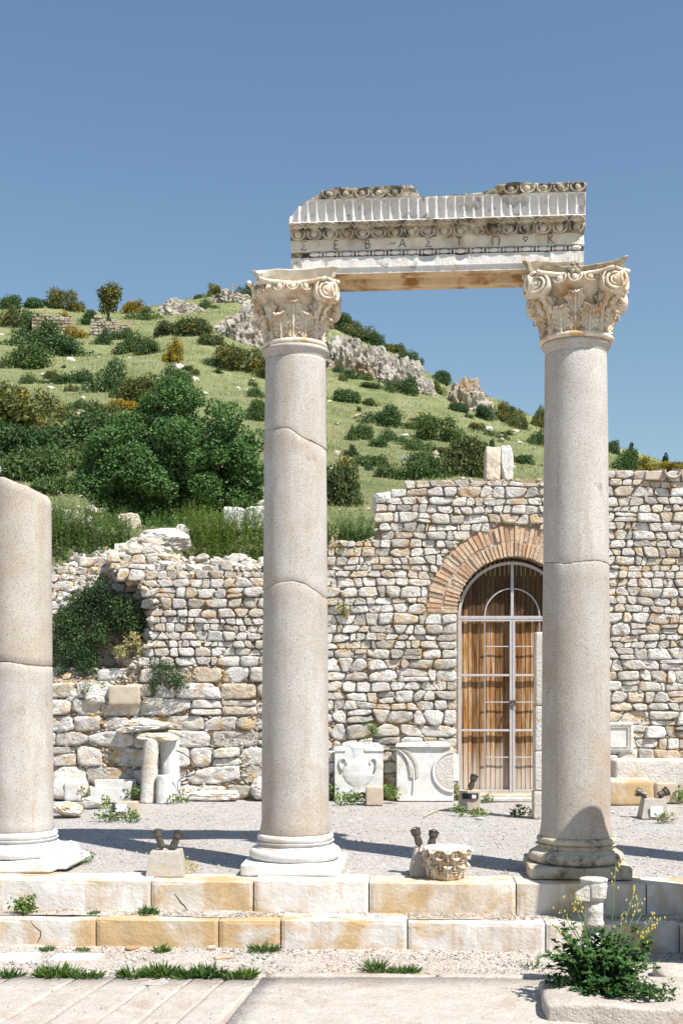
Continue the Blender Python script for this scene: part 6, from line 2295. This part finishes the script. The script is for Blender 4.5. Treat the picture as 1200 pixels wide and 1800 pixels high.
wall_shrub('dark shrub hanging in the wall hollow near the broken stones', 214, 1128, 92, 78, YW + 0.30, 5, M['ivy'])
wall_shrub('dark shrub in the wall hollow beside the broken column', 118, 1155, 80, 80, YW + 0.38, 7, M['ivy'])
wall_shrub('lowest dark shrub in the wall hollow above the white stones', 135, 1180, 70, 56, YW + 0.20, 9, M['ivy'])
wall_shrub('small green shrub sprouting from the wall above the leaning pillars', 296, 1212, 56, 64, YW - 0.12, 11, M['ivy'], 0.045)
wall_shrub('tiny sprig on the wall above the rounded boulder', 150, 1222, 22, 26, YW - 0.10, 13, M['weed'], 0.035)
wall_shrub('tiny sprig beside the wall shrub over the pale block', 270, 1222, 20, 26, YW - 0.10, 15, M['ivy'], 0.035)
wall_shrub('dry grassy tuft in a hole of the arched wall beside the column', 602, 1082, 24, 30, YW - 0.06, 17, M['drygrass'], 0.06)
wall_shrub('small tuft of weed growing above the vase slab', 656, 1296, 30, 26, YW - 0.24, 19, M['weed'], 0.04)
wall_shrub('yellowish tuft on the arched wall beside the column top', 588, 975, 22, 46, YW - 0.02, 21, M['drygrass'], 0.06)
wall_shrub('dry pale shrub at the edge of the wall hollow', 232, 1155, 44, 46, YW + 0.06, 23, M['drygrass'], 0.07)
# weeds at the wall foot
def foot_weed(label, px, pyb, w, h, seed, mat, leaf=0.045, dist=None):
    d = dist or min(F * EYE / (pyb - HY), YW - 0.2)
    p0 = Vector(((px - HX) / F * d, d, 0.0))
    s = d / F
    W, H = w * s, h * s
    r = np.random.default_rng(seed)
    cl = [(r.uniform(-0.5, 0.5) * W, r.uniform(-0.12, 0.12), r.uniform(0.15, 0.75) * H, r.uniform(0.05, 0.10)) for _ in range(max(5, int(w * h / 70)))]
    V_, F_ = crown(r, cl, 4200, leaf, 0.8, up=0.5, ragged=0.6)
    V_[:, 2] = np.maximum(V_[:, 2], 0.0)
    o = linkobj('ground_weed', np_mesh('ground_weed', V_, F_), mat, None, p0)
    tag(o, label, 'weed', 'weeds at the foot of the wall', 'stuff')
foot_weed('green weed between the central column and the vase slab', 584, 1405, 26, 34, 1, M['weed'])
foot_weed('low green weed under the vase slab', 622, 1414, 56, 24, 2, M['weed'])
foot_weed('green weed between the vase slab and the palm slab', 684, 1412, 26, 38, 3, M['weed'])
foot_weed('green weed between the palm slab and the door', 800, 1404, 16, 26, 4, M['weed'])
foot_weed('green weed at the right edge beside the tan block', 1192, 1412, 24, 34, 5, M['weed'])
foot_weed('grassy weed growing around the hollow floodlight block', 830, 1434, 48, 12, 6, M['weed'])
foot_weed('small weed in front of the threshold', 852, 1410, 20, 8, 7, M['weed'])
foot_weed('weed in the shadow beside the marble post', 922, 1434, 40, 14, 8, M['ivy'])
foot_weed('wide grassy weed before the low floodlight', 208, 1444, 68, 14, 9, M['weed'])
foot_weed('leafy weed beside the stone trough', 232, 1410, 20, 40, 10, M['weed'])
foot_weed('small weed before the drum fragment', 182, 1420, 18, 22, 11, M['weed'])
foot_weed('pale weed at the foot of the leaning pillars', 312, 1412, 26, 18, 12, M['weed'])
foot_weed('weed left of the stone trough', 148, 1406, 26, 26, 13, M['weed'])
foot_weed('dry weed under the plate of the right floodlight', 1166, 1446, 22, 14, 14, M['drygrass'])
foot_weed('small green sprig right of the broken column base', 148, 1516, 16, 10, 15, M['weed'], 0.03)
foot_weed('dry sprig right of the twin floodlight foot', 335, 1530, 30, 12, 16, M['drygrass'], 0.03)

# ------------------------------------------------------------------ tufts along the steps and the street
def tuft(label, px, py, w, h, seed, mat, zg, wid=0.010, n=None, spread=0.75):
    d = F * (EYE - zg) / (py - HY)
    x = (px - HX) / F * d
    s = d / F
    o = blades('grass_tuft', label, [(x, d, w * s * 0.42, 0.06)], n or int(40 + w * 2.2), (h * s * 0.5, h * s * 1.15), wid, mat, seed, lambda a, b: zg, 'thing', 'grass tuft', spread)
    o['group'] = 'tufts of grass on steps and street'
ZV = -0.522
tuft('grass tuft at the kerb, first from the left edge', 18, 1716, 50, 22, 1, M['grass'], ZV, 0.006)
tuft('wide dark grass tuft at the kerb below the white slab', 100, 1716, 80, 34, 2, M['grass'], ZV, 0.009)
tuft('flat grass tuft at the kerb right of the wide dark one', 155, 1718, 60, 22, 3, M['grass'], ZV, 0.006)
tuft('leafy tuft starting the long green row at the kerb', 232, 1716, 46, 26, 4, M['grass'], ZV, 0.011)
tuft('tallest leafy tuft of the long green row at the kerb', 285, 1716, 62, 34, 5, M['grass'], ZV, 0.012)
tuft('leafy tuft in the middle of the long green row', 322, 1717, 40, 24, 6, M['grass'], ZV, 0.011)
tuft('broad leafy tuft right of the row centre', 366, 1716, 56, 32, 7, M['grass'], ZV, 0.012)
tuft('leafy tuft next to last in the long green row', 405, 1719, 30, 18, 8, M['grass'], ZV, 0.010)
tuft('last leafy tuft of the row, with a pale gap before it', 432, 1717, 36, 28, 9, M['grass'], ZV, 0.010)
tuft('pale grass tuft in the gravel before the capital fragment', 660, 1708, 40, 40, 10, M['grass'], ZV, 0.005)
tuft('low grass tuft right of the pale one in the gravel', 708, 1710, 60, 24, 11, M['grass'], ZV, 0.007)
tuft('small grass tuft under the lower step below the leafy row', 284, 1672, 30, 20, 12, M['grass'], ZV, 0.007)
tuft('spiky grass tuft under the joint of the lower step', 464, 1672, 56, 26, 13, M['grass'], ZV, 0.006)
tuft('small tuft under the cracked lower step block', 83, 1670, 24, 14, 14, M['grass'], ZV, 0.006)
tuft('tiny tuft beside the cracked block under the lower step', 146, 1670, 26, 10, 15, M['grass'], ZV, 0.006)
tuft('green tuft on the tread under the orange stained block', 262, 1606, 34, 20, 16, M['grass'], -0.275, 0.007)
tuft('thin tuft on the tread left of the orange stained block', 166, 1606, 20, 10, 17, M['grass'], -0.275, 0.005)
tuft('slender pale leaves in the gravel left of the big plant', 935, 1700, 50, 26, 18, M['grass'], ZV, 0.006, 26, 1.3)
# round little herb on the step, far left
d = F * (EYE + 0.275) / (1606 - HY)
s = d / F
r = np.random.default_rng(61)
cl = [(r.normal() * 12 * s, r.uniform(-0.03, 0.05), abs(r.normal()) * 12 * s + 5 * s, r.uniform(0.03, 0.055)) for _ in range(26)]
V_, F_ = crown(r, cl, 9000, 0.030, 0.9, up=0.6, ragged=0.5)
V_[:, 2] = np.maximum(V_[:, 2], 0)
o = linkobj('herb_bush', np_mesh('herb_bush', V_, F_), M['grass'], None, ((42 - HX) * s, d, -0.275))
tag(o, 'round bright green herb on the tread at the far left', 'herb')

# ------------------------------------------------------------------ the leafy plant in the foreground
pl = thing('leafy_plant', 'big dark leafy plant with yellow flower stalks growing by the marble post', 'plant', (P(1065, 1750, 9.30).x, 9.30, ZS + 0.06))
r = np.random.default_rng(17)
Cs, Ds, Ns, Ls = [], [], [], []
stalks = MB()
blos = MB()
for k in range(96):
    a = r.uniform(0, 2 * PI)
    spread = r.uniform(0.05, 0.44)
    h = r.uniform(0.16, 0.50) * (1.10 - spread * 0.7)
    if math.sin(a) < 0:
        h *= 0.75
    if abs(math.cos(a)) > 0.6 and spread > 0.25:
        h *= 1.35
    tip = Vector((math.cos(a) * spread * 1.12, math.sin(a) * spread * 0.75, h))
    root = Vector((math.cos(a) * 0.16 * r.random() - 0.02, math.sin(a) * 0.10 * r.random(), 0))
    midp = root.lerp(tip, 0.5) + Vector((0, 0, 0.08))
    stalks.tube([root, midp, tip], [0.006, 0.005, 0.002], 5)
    m_ = 26
    t = r.uniform(0.10, 1.0, m_)
    for q in t:
        c = root.lerp(midp, q * 2) if q < 0.5 else midp.lerp(tip, q * 2 - 1)
        an = r.uniform(0, 2 * PI)
        dd = Vector((math.cos(an), math.sin(an), r.uniform(-0.35, 0.7)))
        Cs.append(c)
        Ds.append(dd)
        Ns.append(Vector((-dd.x * 0.4, -dd.y * 0.4 - 0.3, 1.0)))
        Ls.append(r.uniform(0.045, 0.105) * (1.15 - 0.55 * q))
L = np.array(Ls)
V_, F_ = leaf_cloud(np.array([tuple(c) for c in Cs]), np.array([tuple(c) for c in Ds]), np.array([tuple(c) for c in Ns]), L, L * 0.34, 0.3, True)
V_[:, 2] = np.maximum(V_[:, 2], 0.0)
linkobj('foliage', np_mesh('foliage', V_, F_), M['plantleaf'], pl)
# long bare flower stalks with small yellow heads
for (ex, ey, ez) in ((0.06, -0.05, 0.98), (-0.27, 0.0, 0.74), (-0.34, 0.05, 0.62), (-0.20, 0.08, 0.72), (0.22, 0.0, 0.80), (0.27, 0.05, 0.70), (0.36, 0.0, 0.60), (0.42, 0.05, 0.56), (0.14, 0.06, 0.60), (-0.40, 0.0, 0.52), (0.30, -0.04, 0.50)):
    pts = [(ex * 0.2, ey, 0.15), (ex * 0.55, ey, ez * 0.6), (ex, ey, ez)]
    stalks.tube(pts, [0.005, 0.004, 0.0025], 5)
    for q in range(9):
        c = Vector(pts[1]).lerp(Vector(pts[2]), 0.55 + 0.45 * q / 8)
        c += Vector((r.normal() * 0.020, r.normal() * 0.020, r.normal() * 0.01))
        blos.ball(c, (0.006, 0.006, 0.011), 5, 4)
stalks.build('stalks', M['stalk'], pl, smooth=True)
blos.build('blossoms', M['blossom'], pl)
foot_ = weeds('weeds', 'low creeping leaves on the edge block under the leafy plant', [(pl.location.x + 0.02, 9.12, 0.30, 0.14), (pl.location.x + 0.22, 9.05, 0.24, 0.16), (pl.location.x - 0.3, 9.35, 0.16, 0.14)], 170, (0.05, 0.16), 0.06, M['plantleaf'], 12, 0.0, lambda a, b: ZS + 0.10, 0.5, 12)

# ------------------------------------------------------------------ loose gravel
r = np.random.default_rng(71)
base = np.array([(1, 0, 0), (-1, 0, 0), (0, 1, 0), (0, -1, 0), (0, 0, 1), (0, 0, -1)], float)
tri = np.array([(0, 2, 4), (2, 1, 4), (1, 3, 4), (3, 0, 4), (2, 0, 5), (1, 2, 5), (3, 1, 5), (0, 3, 5)])
def pebbles(label, n, u0, u1, v0, v1, z, smin, smax, power=2.5, mat=None):
    u, v = r.uniform(u0, u1, n), r.uniform(v0, v1, n)
    cs, sn = math.cos(SPHI), math.sin(SPHI)
    C = np.stack([SO[0] + u * cs + v * sn, SO[1] - u * sn + v * cs, np.full(n, z)], 1)
    s = smin + (smax - smin) * r.random(n) ** power
    Vv = base[None] * s[:, None, None] * r.uniform(0.6, 1.25, (n, 6, 1)) * np.array((1.15, 1.0, 0.7))
    an = r.uniform(0, 2 * PI, n)
    c, q = np.cos(an)[:, None], np.sin(an)[:, None]
    Vv = np.stack([Vv[..., 0] * c - Vv[..., 1] * q, Vv[..., 0] * q + Vv[..., 1] * c, Vv[..., 2]], -1) + C[:, None, :]
    Fv = tri[None] + (np.arange(n) * 6)[:, None, None]
    o = linkobj('gravel', np_mesh('gravel', Vv.reshape(-1, 3), Fv.reshape(-1, 3)), mat or M['gravel_bits'])
    tag(o, label, 'gravel', None, 'stuff')
pebbles('loose gravel scattered over the terrace', 13000, -5.5, 5.5, 0.42, 7.0, -0.008, 0.005, 0.020, 5)
pebbles('loose gravel on the tread between the steps', 4200, -4.5, 4.5, -0.24, 0.0, -0.277, 0.005, 0.015, 2.5, M['verge_bits'])
pebbles('loose gravel on the verge below the steps', 7000, -4.5, 4.5, -1.35, -0.41, -0.522, 0.004, 0.017, 4, M['verge_bits'])
pebbles('grit and crumbs strewn over the street slabs', 900, -4.0, 3.0, -3.2, -1.5, ZS + 0.004, 0.003, 0.010, 4, M['verge_bits'])
# a few brick chips and bigger stones lying on the verge
for i, (px, py, w, h, lab, mt) in enumerate(((480, 1668, 22, 8, 'small rusty stone on the gravel below the lower step joint', 'tan_block'), (392, 1684, 34, 7, 'flat rusty tile shard lying on the gravel', 'brick'), (232, 1667, 26, 6, 'flat brown shard under the lower step', 'brick'), (372, 1668, 16, 9, 'small ochre stone at the foot of the step joint', 'tan_block'), (816, 1666, 12, 8, 'small red stone chip on the gravel before the right steps', 'brick'), (735, 1553, 0, 0, None, None), (1068, 1428, 20, 5, 'flat white chip on the gravel beside the right column', 'marble_clean'), (842, 1440, 14, 6, 'white chip on the gravel near the hollow block', 'marble_clean'))):
    if not lab:
        continue
    zg = ZV if py > 1600 else 0.0
    d = F * (EYE - zg) / (py - HY)
    s = d / F
    o = linkobj('stone_chip', rock_block(w * s, 0.08, h * s * 0.8, i * 7, 0.008, 3, 0.2, 12.0), M[mt], None, ((px - HX) * s, d, zg - 0.006))
    o.rotation_euler = (0, 0, i * 0.5)
    tag(o, lab, 'stone chip')
